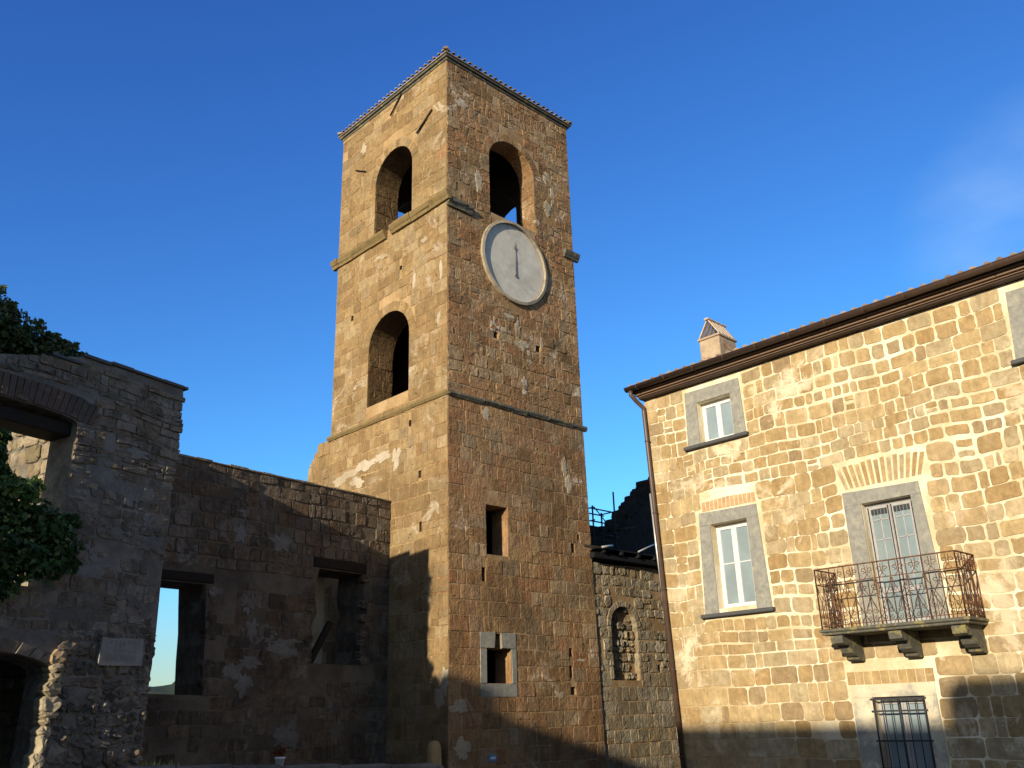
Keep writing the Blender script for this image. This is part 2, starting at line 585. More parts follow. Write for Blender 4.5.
M['tuff_mortar'] = mortar_mat('tower_joint_mortar', (0.265, 0.167, 0.080), (0.412, 0.299, 0.179))
M['tuff_mortar_pale'] = mortar_mat('pale_joint_mortar', (0.294, 0.185, 0.085), (0.431, 0.301, 0.163))
M['jamb_stone'] = stone_mat('shade_dark_reveal_stone', [(.10, .062, .03), (.14, .088, .042), (.17, .11, .055), (.12, .07, .034)], patina=(.06, .04, .022), patina_amt=.6, pscale=1.2, bump=.014, grain=.7, pits=.6)  # tuff colours darkened to carry the shade inside the arch reveals
M['grey_plaster'] = mortar_mat('grey_plaster_remnant', (.13, .12, .105), (.23, .215, .19), .018)
M['plaster_rest'] = mortar_mat('pale_plaster_remnant', (.36, .295, .205), (.48, .415, .315), .014)
M['inner_shade'] = mortar_mat('shade_dark_inner_plaster', (.05, .038, .025), (.08, .062, .042))  # inner wall faces coloured dark to stand for the shade inside the tower
M['house_stone'] = stone_mat('golden_house_stone', [(0.319, 0.221, 0.104), (0.388, 0.279, 0.139), (0.438, 0.329, 0.174), (0.339, 0.227, 0.104), (0.467, 0.373, 0.228), (0.368, 0.295, 0.177), (0.279, 0.197, 0.108)],
                             stain=(0.737, 0.618, 0.437), stain_amt=.85, stain_lo=.515, patina=(0.288, 0.187, 0.083), patina_amt=.45, pscale=1.6, bump=.009, grain=.75, tooled=.25)
def house_mortar():
    m = mortar_mat('cream_lime_mortar', (.58, .48, .30), (.82, .74, .56), .009)
    nt = m.node_tree
    bs = [n for n in nt.nodes if n.type == 'BSDF_PRINCIPLED'][0]
    old = bs.inputs['Base Color'].links[0].from_socket
    v = ncoord(nt)
    sx = nt.nodes.new('ShaderNodeSeparateXYZ'); nt.links.new(v, sx.inputs[0])
    # the corner towards the alley keeps its old tan pointing, the rest was repointed in lime
    w = nmul(nt, nnoise(nt, v, .9, 5, .6, .5), 3.2)
    k = nmul(nt, nmul(nt, sx.outputs[2], w, 'SUBTRACT'), nmul(nt, sx.outputs[1], -.55), 'ADD')
    new = nmix(nt, nmap(nt, k, -2.6, -4.6), old, (0.418, 0.295, 0.148))
    nt.links.new(new, bs.inputs['Base Color'])
    return m


M['house_mortar'] = house_mortar()
M['ruin_stone'] = stone_mat('grey_ruin_rubble', [(0.130, 0.112, 0.086), (0.190, 0.162, 0.125), (0.250, 0.218, 0.172), (0.170, 0.128, 0.086), (0.230, 0.190, 0.142)],
                            stain=(0.360, 0.323, 0.267), stain_amt=.7, stain_lo=.5, patina=(0.070, 0.060, 0.045), patina_amt=.75, pscale=2.2, bump=.018, grain=.85, lichen=(0.220, 0.199, 0.155), pits=.7)
M['ruin_mortar'] = mortar_mat('grey_ruin_mortar', (0.135, 0.121, 0.101), (0.240, 0.217, 0.185), .02)
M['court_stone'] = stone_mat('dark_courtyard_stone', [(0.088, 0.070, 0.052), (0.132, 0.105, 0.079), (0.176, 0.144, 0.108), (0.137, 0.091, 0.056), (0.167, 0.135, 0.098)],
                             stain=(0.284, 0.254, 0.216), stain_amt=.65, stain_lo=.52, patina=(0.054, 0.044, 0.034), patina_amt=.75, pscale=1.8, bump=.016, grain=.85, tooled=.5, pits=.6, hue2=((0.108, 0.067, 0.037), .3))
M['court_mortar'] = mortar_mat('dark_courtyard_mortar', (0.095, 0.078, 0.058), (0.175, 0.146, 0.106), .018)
M['niche_stone'] = stone_mat('grey_green_rubble', [(0.187, 0.151, 0.090), (0.272, 0.227, 0.148), (0.323, 0.277, 0.197), (0.238, 0.168, 0.090), (0.357, 0.311, 0.230)],
                             stain=(0.468, 0.420, 0.328), stain_amt=.6, stain_lo=.52, patina=(0.111, 0.092, 0.061), patina_amt=.6, pscale=1.6, bump=.018, grain=.75, tooled=.3, pits=.6)
M['brick'] = stone_mat('old_red_brick', [(0.098, 0.068, 0.051), (0.120, 0.080, 0.058), (0.105, 0.084, 0.068), (0.090, 0.068, 0.055)], patina=(0.068, 0.060, 0.051), patina_amt=.6, pscale=1.5, bump=.006, grain=.5)
M['peperino'] = plain_mat('grey_peperino_stone', (.255, .25, .22), .9, 0, .2, .45, 10, .005, col2=(.33, .315, .26))
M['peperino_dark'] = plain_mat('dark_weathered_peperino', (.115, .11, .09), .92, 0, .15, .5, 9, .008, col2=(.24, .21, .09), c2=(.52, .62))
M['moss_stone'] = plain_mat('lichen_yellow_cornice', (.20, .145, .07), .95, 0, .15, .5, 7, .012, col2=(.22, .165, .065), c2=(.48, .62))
M['render'] = plain_mat('pale_lime_render', (.60, .53, .39), .95, 0, .15, .35, 3, .004, col2=(.34, .325, .28), c2=(.45, .6))
M['tile'] = stone_mat('weathered_clay_tile', [(.19, .145, .11), (.25, .19, .145), (.36, .30, .24), (.17, .12, .085)], patina=(.11, .095, .075), patina_amt=.6, pscale=3, bump=.004, stain=(.52, .48, .42), stain_amt=.6, stain_lo=.5)
M['brown_wood'] = plain_mat('dark_brown_painted_eave', (.042, .024, .016), .6, 0, .35, .35, 6, .003)
M['gutter'] = plain_mat('brown_painted_gutter', (.085, .052, .038), .45, 0, .5, .3, 5, 0, col2=(.13, .07, .048), c2=(.55, .7))
M['moulding'] = plain_mat('tan_eave_moulding', (.20, .13, .085), .8, 0, .3, .3, 6)
M['rust'] = plain_mat('rusted_wrought_iron', (.085, .048, .035), .7, .35, .4, .5, 30, .002, col2=(.20, .075, .035), c2=(.44, .58))
M['iron'] = plain_mat('dark_iron_bars', (.05, .05, .055), .55, .5, .4, .3, 25)
M['scaffold_steel'] = plain_mat('dull_scaffold_steel', (.045, .04, .036), .8, 0, .2, .3, 12)
M['white_paint'] = plain_mat('white_painted_frame', (.70, .69, .66), .5, 0, .4, .15, 12)
M['grey_paint'] = plain_mat('weathered_grey_frame', (.36, .355, .35), .6, 0, .35, .3, 9)
M['slate'] = plain_mat('dark_grey_sill', (.075, .078, .08), .7, 0, .3, .3, 12, .002)
M['dark_wood'] = plain_mat('charred_old_timber', (.022, .018, .014), .85, 0, .2, .4, 10, .006)
M['black_board'] = plain_mat('black_tarred_board', (.012, .012, .013), .8, 0, .2, .3, 6, .004)
M['dial'] = plain_mat('pale_clock_plaster', (.54, .52, .46), .9, 0, .2, .4, 3, .003, col2=(.42, .405, .365), c2=(.5, .68))
M['faded_hand'] = plain_mat('faded_grey_hand', (.17, .165, .155), .8, 0, .2, .3, 20)
M['dial_rim'] = plain_mat('cream_stone_rim', (.36, .31, .225), .92, 0, .2, .4, 8, .006, col2=(.24, .20, .14), c2=(.5, .64))
M['marble'] = plain_mat('pale_marble_slab', (.27, .255, .215), .85, 0, .2, .45, 6, .004)
M['marble_cut'] = plain_mat('carved_dark_lettering', (.17, .16, .14), .9, 0, .2, .2, 9)
M['galv'] = plain_mat('galvanised_grey_pole', (.55, .55, .54), .4, .5, .5, .15, 10)
M['curtain'] = plain_mat('white_curtain', (.62, .66, .66), .9, 0, .2, .12, 3)
M['whitepot'] = plain_mat('white_flowerpot', (.75, .75, .76), .5, 0, .4, .1, 10)
M['bluepaint'] = plain_mat('pale_blue_enamel', (.10, .26, .42), .4, 0, .5, .15, 10)
M['void'] = plain_mat('dark_room', (.03, .03, .03), .95, 0, .1, .2, 3)


def leaf_mat(name, cols, rough=.5):
    m, nt, b = new_mat(name)
    at = nt.nodes.new('ShaderNodeAttribute'); at.attribute_name = 'tone'
    c = nramp(nt, at.outputs['Fac'], [(i / (len(cols) - 1), k) for i, k in enumerate(cols)])
    nt.links.new(c, b.inputs['Base Color'])
    b.inputs['Roughness'].default_value = rough
    b.inputs['Specular IOR Level'].default_value = .35
    tr = nt.nodes.new('ShaderNodeBsdfTranslucent')
    nt.links.new(c, tr.inputs[0])
    ad = nt.nodes.new('ShaderNodeMixShader'); ad.inputs[0].default_value = .28
    nt.links.new(b.outputs[0], ad.inputs[1]); nt.links.new(tr.outputs[0], ad.inputs[2])
    out = [n for n in nt.nodes if n.type == 'OUTPUT_MATERIAL'][0]
    nt.links.new(ad.outputs[0], out.inputs[0])
    return m


M['leaf'] = leaf_mat('dark_shrub_leaves', [(.035, .06, .02), (.06, .095, .028), (.095, .14, .04), (.15, .13, .05), (.22, .11, .055)])
M['ivy'] = leaf_mat('ivy_leaves', [(.03, .06, .02), (.055, .11, .03), (.11, .19, .05), (.22, .31, .09)])
M['grass'] = leaf_mat('weed_blades', [(.05, .09, .02), (.08, .12, .03), (.12, .13, .05)])
M['bark'] = plain_mat('shrub_bark', (.08, .06, .045), .9, 0, .2, .4, 12, .006)


def glass_mat(name, col, rough=.06):
    m, nt, b = new_mat(name)
    v = ncoord(nt)
    c = nmix(nt, nmap(nt, nnoise(nt, v, 1.6, 3, .5), .35, .65), col, tuple(x * .8 for x in col))
    nt.links.new(c, b.inputs['Base Color'])
    b.inputs['Roughness'].default_value = rough
    b.inputs['Specular IOR Level'].default_value = .7
    b.inputs['Coat Weight'].default_value = .6
    b.inputs['Coat Roughness'].default_value = .03
    nbump(nt, b, [(nnoise(nt, v, 2.2, 2, .5), .004)], .4)
    return m


M['glass'] = glass_mat('pale_blue_window_glass', (.27, .335, .36))  # pale blue-grey base colour under a glossy coat
M['glass_door'] = glass_mat('pale_door_glass', (.24, .30, .31))

GZ = -1.65     # the piazza; the eye stands at z = 0

# ------------------------------------------------------------------ ground, hills
def ground_mat():
    m, nt, b = new_mat('piazza_paving_and_fields')
    v = ncoord(nt)
    vo = nt.nodes.new('ShaderNodeTexVoronoi'); vo.feature = 'DISTANCE_TO_EDGE'; vo.inputs['Scale'].default_value = 5.5
    nt.links.new(v, vo.inputs['Vector'])
    c = nmix(nt, nmap(nt, nnoise(nt, v, 1.4, 6, .6), .35, .65), (.13, .12, .11), (.20, .185, .165))
    c = nmix(nt, nmap(nt, vo.outputs['Distance'], .02, .06, .7, 0), c, (.06, .055, .05))
    ln = nt.nodes.new('ShaderNodeVectorMath'); ln.operation = 'LENGTH'
    nt.links.new(v, ln.inputs[0])
    field = nmix(nt, nmap(nt, nnoise(nt, v, .02, 6, .6), .4, .6), (.07, .09, .035), (.14, .12, .06))
    c = nmix(nt, nmap(nt, ln.outputs['Value'], 60, 90), c, field)
    nt.links.new(c, b.inputs['Base Color'])
    b.inputs['Roughness'].default_value = .92
    nbump(nt, b, [(vo.outputs['Distance'], .05)], .5)
    return m


g = MB()
N = 48
rad = [0, 6, 14, 25, 40, 70, 120, 250, 500, 1000, 2500, 6000]
prev = None
for r_ in rad:
    ring = [g.vert((r_ * math.cos(2 * math.pi * k / N), r_ * math.sin(2 * math.pi * k / N), GZ - (0 if r_ < 80 else min(6, (r_ - 80) * .02)))) for k in range(N)] if r_ else [g.vert((0, 0, GZ))]
    if prev is not None:
        for k in range(N):
            if len(prev) == 1: g.face([prev[0], ring[k], ring[(k + 1) % N]])
            else: g.face([prev[k], ring[k], ring[(k + 1) % N], prev[(k + 1) % N]])
    prev = ring
tag(g.build('ground', ground_mat(), recalc=False), kind='structure')

hm = plain_mat('distant_wooded_hill', (.035, .048, .036), .95, 0, .1, .4, .02, 0, col2=(.06, .075, .05))
h = MB()
NA, NR = 260, 10
rows = []
for j in range(NR + 1):
    row = []
    for i in range(NA + 1):
        a = math.radians(15 + 130 * i / NA); i_ = i; i = i * .35
        rr = 620 + 55 * j
        prof = math.sin(math.pi * j / NR) ** .8
        hh = (25 + 13 * noise.noise((i * .35, 1.3, 0)) + 9 * noise.noise((i * 1.1, 4.2, j * .3))) * prof
        row.append(h.vert((rr * math.cos(a), rr * math.sin(a), GZ - 6.5 + hh * 1.85)))
    rows.append(row)
for j in range(NR):
    for i in range(NA):
        h.face([rows[j][i], rows[j][i + 1], rows[j + 1][i + 1], rows[j + 1][i]], 0, True)
tag(h.build('hills', hm), kind='structure')

# ------------------------------------------------------------------ bell tower
TX, TY = 12.81, 15.36
WL, WR = 4.93, 4.72                # width of the sunlit face (along Y) and of the clock face (along X)
TT = 0.8
TR = 0.55                          # the clock-side wall is thinner
ZTOP = 16.74
tower = empty('bell_tower', (TX + WR / 2, TY + WL / 2, GZ), 'tall square ochre stone bell tower with a round blank clock and arched belfry openings', 'bell tower')
pl = lambda u, z, d: (TX - d, TY + u, z)            # face towards -X
pr = lambda u, z, d: (TX + u, TY - d, z)            # clock face, towards -Y
ZS = 7.22                                           # string course
wr_at = lambda z: WR if z > ZS else WR + (ZS - z) * .018

A1 = (2.31, .85, 12.60, 14.25, .85)
A2 = (2.385, .885, 7.66, 9.22, .86)
A3 = (2.34, .85, 12.62, 14.35, .78)


def ring_span(a, ring):
    c, hw, z0, zs, rise = a
    f = arch_span(c, hw + ring, zs, zs, rise + ring)
    s = arch_span(c, hw, z0, zs, rise)
    def both(p, q):
        x = f(p, q) if p >= zs - .12 else None
        return x or s(p, q)
    return both


# sunlit face
mb = MB()
holesL = [arch_poly(*A1), arch_poly(*A2)]
put_holes = [(1.02, 5.42, .05, .09), (.98, 4.17, .045, .12), (1.42, 6.78, .05, .08), (1.9, 11.2, .05, .06), (4.1, 10.5, .06, .08)]
for (u, z, a, b_) in put_holes: holesL.append(rect_poly(u - a, u + a, z - b_, z + b_))
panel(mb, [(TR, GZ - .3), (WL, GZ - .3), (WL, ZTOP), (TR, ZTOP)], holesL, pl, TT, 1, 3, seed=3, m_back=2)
spansL = [ring_span(A1, .26), ring_span(A2, .26)] + [rect_span(u - a, u + a, z - b_, z + b_) for (u, z, a, b_) in put_holes]
masonry(mb, pl, lambda z: 0.0, lambda z: WL, GZ - .3, ZTOP, spansL, 11, ch=(.26, .37), bw=(.24, .6), gap=.008, jit=.010, cut=.09,
        prot=(.003, .014), bev=.009, rough=.006, tilt=.012, drop=.003, wav=.012, split=.16)
for A, sd in ((A1, 21), (A2, 22)):
    voussoirs(mb, pl, A[0], A[1], A[3], A[4], .26, 17, sd, p=.010)
for k, (u, z, w, h) in enumerate(((3.9, 6.02, .55, .10), (3.2, 6.12, .45, .13), (2.5, 6.15, .35, .12), (1.95, 6.05, .16, .26), (3.6, 5.75, .3, .16), (4.4, 5.9, .3, .12),
                                  (.22, 10.5, .06, .25), (.3, 9.2, .07, .2), (.9, 11.6, .12, .07), (1.3, 10.6, .05, .3), (2.9, 11.9, .2, .06), (.12, .75, .12, .3), (.3, .4, .16, .2), (3.8, 15.9, .14, .2))):
    splash(mb, pl, u, z, w, h, k + 1, 4, .017)
for A, sd in ((A1, 24), (A2, 25)):
    pj = lambda u, z, d, A=A: (TX + u, TY + A[0] + A[1] - d, z)
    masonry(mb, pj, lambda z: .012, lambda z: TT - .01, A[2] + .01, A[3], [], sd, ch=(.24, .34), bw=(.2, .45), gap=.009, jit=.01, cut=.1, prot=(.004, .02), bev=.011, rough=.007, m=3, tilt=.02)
mb.build('wall', [M['tuff'], M['tuff_mortar_pale'], M['inner_shade'], M['jamb_stone'], M['plaster_rest']], tower)

# clock face
SLIT = (1.15, 1.83, 3.52, 4.68)
LOW = (1.09, 1.85, .71, 1.45)
mb = MB()
holesR = [arch_poly(*A3), rect_poly(*SLIT),
          [(LOW[0], LOW[2]), (LOW[1], LOW[2]), (LOW[1], LOW[3]), (1.55, LOW[3]), (1.53, 1.77), (1.36, 1.77), (1.33, LOW[3]), (LOW[0], LOW[3])]]
putr = [(1.59, 9.08, .075, .09), (3.11, 9.10, .085, .09), (3.82, 1.42, .06, .10), (3.80, .98, .055, .14), (3.84, .55, .09, .09),
        (4.08, 3.95, .07, .12), (4.30, 4.25, .05, .06), (1.05, 3.05, .06, .16)]
for (u, z, a, b_) in putr: holesR.append(rect_poly(u - a, u + a, z - b_, z + b_))
panel(mb, [(0, GZ - .3), (wr_at(GZ - .3), GZ - .3), (wr_at(0), 0), (wr_at(ZS), ZS), (WR, ZTOP), (0, ZTOP)], holesR, pr, TR, 1, 0, seed=4, m_back=2)
CLK = (2.32, 11.37, 1.2)
def clock_span(a, b):
    if b < CLK[1] - CLK[2] or a > CLK[1] + CLK[2]: return None
    zc = min(max(CLK[1], a), b) - CLK[1]
    w = math.sqrt(max(0, (CLK[2] - .03) ** 2 - zc * zc)) if abs(zc) < CLK[2] - .03 else 0
    return (CLK[0] - w, CLK[0] + w) if w else None
LWO = (.90, 1.99, .43, 1.79)
spansR = [ring_span(A3, .24), rect_span(*SLIT), rect_span(*LWO), clock_span] + [rect_span(u - a, u + a, z - b_, z + b_) for (u, z, a, b_) in putr]
masonry(mb, pr, lambda z: 0.0, wr_at, GZ - .3, ZS, spansR, 12, ch=(.29, .37), bw=(.28, .62), gap=.008, jit=.008, cut=.08,
        prot=(.004, .014), bev=.010, rough=.005, tilt=.010, drop=.004, wav=.01, split=.10)
masonry(mb, pr, lambda z: 0.0, wr_at, ZS, ZTOP, spansR, 13, ch=(.24, .36), bw=(.24, .58), gap=.010, jit=.014, cut=.12,
        prot=(.003, .016), bev=.010, rough=.010, tilt=.016, drop=.008, wav=.014, split=.22)
voussoirs(mb, pr, A3[0], A3[1], A3[3], A3[4], .24, 17, 23, p=.010)
for k, (u, z, w, h) in enumerate(((1.5, 9.35, .10, .2), (1.85, 9.3, .26, .07), (2.35, 9.5, .07, .34), (2.5, 9.05, .24, .13), (2.75, 8.75, .08, .22), (3.25, 9.3, .06, .16), (2.1, 9.75, .22, .05),
                                  (3.9, 6.0, .09, .26), (4.02, 5.6, .10, .22), (3.75, 14.6, .18, .16), (3.95, 14.1, .10, .3), (3.7, 13.6, .16, .2), (1.1, 13.4, .1, .3), (1.2, 6.9, .12, .18),
                                  (3.35, .45, .16, .08), (.3, .25, .26, .14), (.35, -.6, .22, .2), (2.55, 7.95, .1, .24), (4.2, 1.25, .16, .04), (.5, 15.6, .2, .12))):
    splash(mb, pr, u, z, w, h, k + 40, 3, .014)
pj = lambda u, z, d: (TX + A3[0] + A3[1] - d, TY + u, z)
masonry(mb, pj, lambda z: .012, lambda z: TR - .01, A3[2] + .01, A3[3], [], 26, ch=(.24, .34), bw=(.2, .45), gap=.009, jit=.01, cut=.1, prot=(.004, .02), bev=.011, rough=.007, m=0, tilt=.02)
mb.build('wall', [M['tuff_dark'], M['tuff_mortar'], M['inner_shade'], M['plaster_rest']], tower)

# far faces (same openings in the belfry)
pb = lambda u, z, d: (TX + u, TY + WL + d, z)
pe = lambda u, z, d: (TX + WR + d, TY + u, z)
for place, W, A, sd in ((pb, WR, A3, 31), (pe, WL, A1, 32)):
    mb = MB()
    panel(mb, [(TR if place is pe else TT, GZ - .3), (W - (0 if place is pe else TT), GZ - .3), (W - (0 if place is pe else TT), ZTOP), (TR if place is pe else TT, ZTOP)], [arch_poly(*A)], place, TT, 1, 2, seed=sd, m_back=2)
    masonry(mb, place, lambda z: TT if place is pe else 0, lambda z: W, GZ - .3, ZTOP, [ring_span(A, .26)], sd, prot=(.004, .02))
    voussoirs(mb, place, A[0], A[1], A[3], A[4], .26, 17, sd)
    mb.build('wall', [M['tuff'], M['tuff_mortar'], M['inner_shade']], tower)

# floors inside
for z in (7.3, 12.3):
    mb = MB()
    mb.box((TX + TT + .002, TY + TR + .002, z - .25), (TX + WR - TT - .002, TY + WL - TT - .002, z))
    mb.build('belfry_floor', M['dark_wood'], tower)
for k in range(4):
    x = TX + TT + .3 + k * .85
    mb = MB()
    mb.box((x, TY + TR + .003, 15.6), (x + .16, TY + WL - TT - .003, 15.8))
    mb.build('roof_beam', M['dark_wood'], tower)

# stone surround of the low window
mb = MB()
u0, u1, z0, z1 = LWO
sr = random.Random(5)
for q in ([(u0, z0), (u1, z0), (u1, LOW[2] - .006), (u0, LOW[2] - .006)],
          [(u0, LOW[2]), (LOW[0] - .01, LOW[2]), (LOW[0], LOW[3] - .02), (u0, LOW[3] - .02)],
          [(LOW[1], LOW[2]), (u1, LOW[2]), (u1, LOW[3] - .01), (LOW[1], LOW[3] - .01)],
          [(u0, LOW[3]), (1.33, LOW[3] + .01), (1.36, 1.77), (1.36, z1), (u0, z1)],
          [(1.55, LOW[3] + .01), (u1, LOW[3]), (u1, z1), (1.53, z1), (1.53, 1.77)]):
    stone(mb, pr, q, .018, .008, sr, 0, rough=.003, tilt=.004)
mb.build('window_surround', M['peperino'], tower)


def band(u0, u1, z0, z1, place, p, prof, seed, lo=.5, hi=1.1, jag=.02, gaps=()):
    """a projecting course of separate weathered slabs; prof: (depth share, height share) outline from the wall out"""
    r = random.Random(seed)
    b = MB()
    u = u0
    while u < u1 - .05:
        w = min(r.uniform(lo, hi), u1 - u)
        if u1 - (u + w) < lo * .4: w = u1 - u
        if not any(a < u + w / 2 < c for a, c in gaps):
            dz = r.uniform(-jag, jag) * .5; pp = p * r.uniform(.82, 1.08)
            e0, e1 = u + .004, u + w - .004
            t = r.random()
            L = [[], []]
            for s, e in ((0, e0), (1, e1)):
                for (dd, zz) in prof:
                    L[s].append(b.vert(place(e, z0 + (z1 - z0) * zz + dz + r.uniform(-jag, jag) * .3, -.02 + (pp + .02) * dd + (r.uniform(-jag, jag) * .3 if dd else 0)), t))
            n = len(prof)
            b.face(L[0]); b.face(L[1][::-1])
            for k in range(n):
                b.face([L[0][k], L[0][(k + 1) % n], L[1][(k + 1) % n], L[1][k]])
        u += w
    return b


sprof = [(0, 0), (.55, .05), (1, .55), (1, 1), (0, 1)]
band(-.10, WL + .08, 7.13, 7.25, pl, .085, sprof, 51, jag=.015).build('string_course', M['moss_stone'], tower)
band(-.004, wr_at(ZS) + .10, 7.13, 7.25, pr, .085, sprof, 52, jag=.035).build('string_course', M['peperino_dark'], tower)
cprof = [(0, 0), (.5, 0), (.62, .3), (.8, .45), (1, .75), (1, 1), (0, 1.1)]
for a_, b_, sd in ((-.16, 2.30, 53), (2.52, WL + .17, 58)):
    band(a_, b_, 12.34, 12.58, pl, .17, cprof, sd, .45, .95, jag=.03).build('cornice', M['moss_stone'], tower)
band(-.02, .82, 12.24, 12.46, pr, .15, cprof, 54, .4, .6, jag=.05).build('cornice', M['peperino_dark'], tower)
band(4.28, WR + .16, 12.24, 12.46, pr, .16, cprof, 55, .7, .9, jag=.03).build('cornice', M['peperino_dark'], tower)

# roof: stepped eave, tile rows, low pyramid
mb = MB()
def ring_box(z0, z1, ov, t=.5):
    x0, x1, y0, y1 = TX - ov, TX + WR + ov, TY - ov, TY + WL + ov
    mb.box((x0, y0, z0), (x1, y1, z1), 0, t, bev=.012)
ring_box(ZTOP, ZTOP + .07, .035); ring_box(ZTOP + .073, ZTOP + .14, .09)
mb.build('eave_course', M['peperino_dark'], tower)
mb = MB()
ov = .125
zt = ZTOP + .162
ax, ay, az = TX + WR / 2, TY + WL / 2, ZTOP + .85
cs = [(TX - ov, TY - ov), (TX + WR + ov, TY - ov), (TX + WR + ov, TY + WL + ov), (TX - ov, TY + WL + ov)]
b0 = [mb.vert((x, y, zt - .02)) for x, y in cs]; b1 = [mb.vert((x, y, zt + .01)) for x, y in cs]; ap = mb.vert((ax, ay, az))
mb.face(b0[::-1])
for k in range(4):
    j = (k + 1) % 4
    mb.face([b0[k], b0[j], b1[j], b1[k]]); mb.face([b1[k], b1[j], ap])
tr_ = random.Random(9)
def tile_row(mb, p0, p1, rr=.075, seg=3, m=0):
    """one line of barrel tiles running from the eave p0 up to p1"""
    p0, p1 = Vector(p0), Vector(p1)
    L = (p1 - p0).length
    n = max(1, int(L / .38))
    d = (p1 - p0).normalized(); side = d.cross(Vector((0, 0, 1))).normalized(); up = side.cross(d)
    for k in range(n):
        a, b = p0 + d * (L * k / n), p0 + d * (L * (k + 1) / n + .05)
        t = tr_.random()
        j = side * tr_.uniform(-.012, .012)
        R0, R1 = rr * tr_.uniform(.95, 1.08), rr * .82
        A, B, A2, B2 = [], [], [], []
        for i in range(7):
            th = math.pi * i / 6
            A.append(mb.vert(a + j + (side * math.cos(th) * R0 + up * (math.sin(th) * R0 + .022)), t))
            B.append(mb.vert(b + j + (side * math.cos(th) * R1 + up * (math.sin(th) * R1)), t))
            A2.append(mb.vert(a + j + (side * math.cos(th) * (R0 - .016) + up * (math.sin(th) * (R0 - .016) + .022)), t))
        for i in range(6):
            mb.face([A[i], A[i + 1], B[i + 1], B[i]], m, True)
            mb.face([A[i + 1], A[i], A2[i], A2[i + 1]], m)
        mb.face(A2, m)
for k in range(4):
    x0, y0 = cs[k]; x1, y1 = cs[(k + 1) % 4]
    L = math.hypot(x1 - x0, y1 - y0)
    n = int(L / .19)
    for i in range(n):
        s = (i + .5) / n
        q = min(s, 1 - s) * 2
        e = (x0 + (x1 - x0) * s, y0 + (y1 - y0) * s, zt + .015)
        mxp = (x0 + (x1 - x0) * .5, y0 + (y1 - y0) * .5, zt)
        dirx, diry, dz_ = ax - mxp[0], ay - mxp[1], az - zt
        out = Vector((-dirx, -diry, 0)).normalized() * .035
        tile_row(mb, (e[0] + out.x, e[1] + out.y, e[2]), (e[0] + dirx * q * .97, e[1] + diry * q * .97, e[2] + dz_ * q * .97), .045)
    tile_row(mb, (x0, y0, zt + .05), (ax, ay, az + .05), .08)
mb.build('roof', M['tile'], tower)

# clock
def disc_ring(mb, place, c, r0, r1, d0, d1, n=64, wob=0.0, r=random.Random(2)):
    rows = [[], [], [], []]
    for k in range(n):
        a = 2 * math.pi * k / n
        w = r.uniform(-wob, wob)
        for row, (rr, d) in zip(rows, ((r1, -.02), (r1 - .004 + w, d1 - .012), (r0 + w, d1), (r0, d0))):
            row.append(mb.vert(place(c[0] + rr * math.cos(a), c[1] + rr * math.sin(a), d)))
    for i in range(3):
        for k in range(n):
            j = (k + 1) % n
            mb.face([rows[i][k], rows[i][j], rows[i + 1][j], rows[i + 1][k]], 0, i == 1 and False)
    return rows
mb = MB()
n = 64
ring = [mb.vert(pr(CLK[0] + 1.115 * math.cos(2 * math.pi * k / n), CLK[1] + 1.115 * math.sin(2 * math.pi * k / n), .008)) for k in range(n)]
mb.face(ring)
dial = mb.build('clock_dial', M['dial'], tower)
mb = MB()
disc_ring(mb, pr, CLK, 1.125, 1.205, .006, .088, wob=.006)
mb.build('clock_rim', M['dial_rim'], dial)
mb = MB()
mb.tube([pr(2.355, 11.0, .03), pr(2.35, 11.5, .03), pr(2.34, 12.02, .028)], [.011, .009, .005], 6)
mb.tube([pr(2.355 + .035 * math.cos(a), 11.0 + .035 * math.sin(a), .03) for a in [2 * math.pi * k / 10 for k in range(11)]], .012, 5)
mb.tube([pr(2.345 + .03 * math.cos(a), 11.83 + .045 * math.sin(a), .03) for a in [2 * math.pi * k / 10 for k in range(11)]], .010, 5)
mb.tube([pr(2.352, 11.2, -.01), pr(2.352, 11.2, .035)], .02, 6)
mb.build('clock_hand', M['faded_hand'], dial)

# old iron rods sticking out of the sunlit face
for a, b, r_ in (((1.94, 16.80), (2.46, 16.28), .025), ((.58, 15.44), (1.22, 15.02), .028), ((4.15, 15.3), (3.62, 15.0), .018)):
    mb = MB()
    mb.tube([pl(a[0], a[1], .035), pl(b[0], b[1], .05)], r_, 6)
    mb.build('iron_rod', M['dark_wood'], tower)
mb = MB()
mb.tube([(TX + 4.40, TY - .12, 4.02), (TX + 5.25, TY - .30, 4.0)], .035, 7)
mb.build('iron_rod', M['dark_wood'], tower)

# ------------------------------------------------------------------ broken wall leaning against the tower (left of it)
stub = empty('ruined_buttress', (TX + .5, TY + WL + .8, GZ), 'sloping stump of broken stone wall against the left edge of the bell tower', 'wall')
mb = MB()
ps = lambda u, z, d: (TX + .02 - d, TY + u, z)
so = [(WL + .004, GZ - .3), (6.75, GZ - .3), (6.7, 4.8), (6.42, 5.6), (6.12, 6.1), (5.98, 6.5), (5.72, 6.82), (5.55, 7.02), (5.2, 7.2), (WL + .004, 7.2)]
panel(mb, so, [], ps, .9, 1, 0)
def so_max(z):
    best = WL
    for k in range(2, len(so) - 1):
        (a, b), (c, d) = so[k], so[k + 1]
        if min(b, d) <= z <= max(b, d) and b != d: best = a + (c - a) * (z - b) / (d - b)
    return best if z > 4.8 else 6.7
masonry(mb, ps, lambda z: WL + .004, so_max, GZ - .3, 7.2, [], 61, prot=(.005, .03), rough=.01, drop=.03, split=.2)
for k in range(26):           # loose stones along the broken edge
    q = rng.uniform(4.8, 7.15)
    stone(mb, ps, block_poly(so_max(q) - .16, so_max(q) + rng.uniform(.0, .09), q - .1, q + .1, rng, .02, .2), rng.uniform(.0, .03), .03, rng, 0, rough=.015, base=-.8)
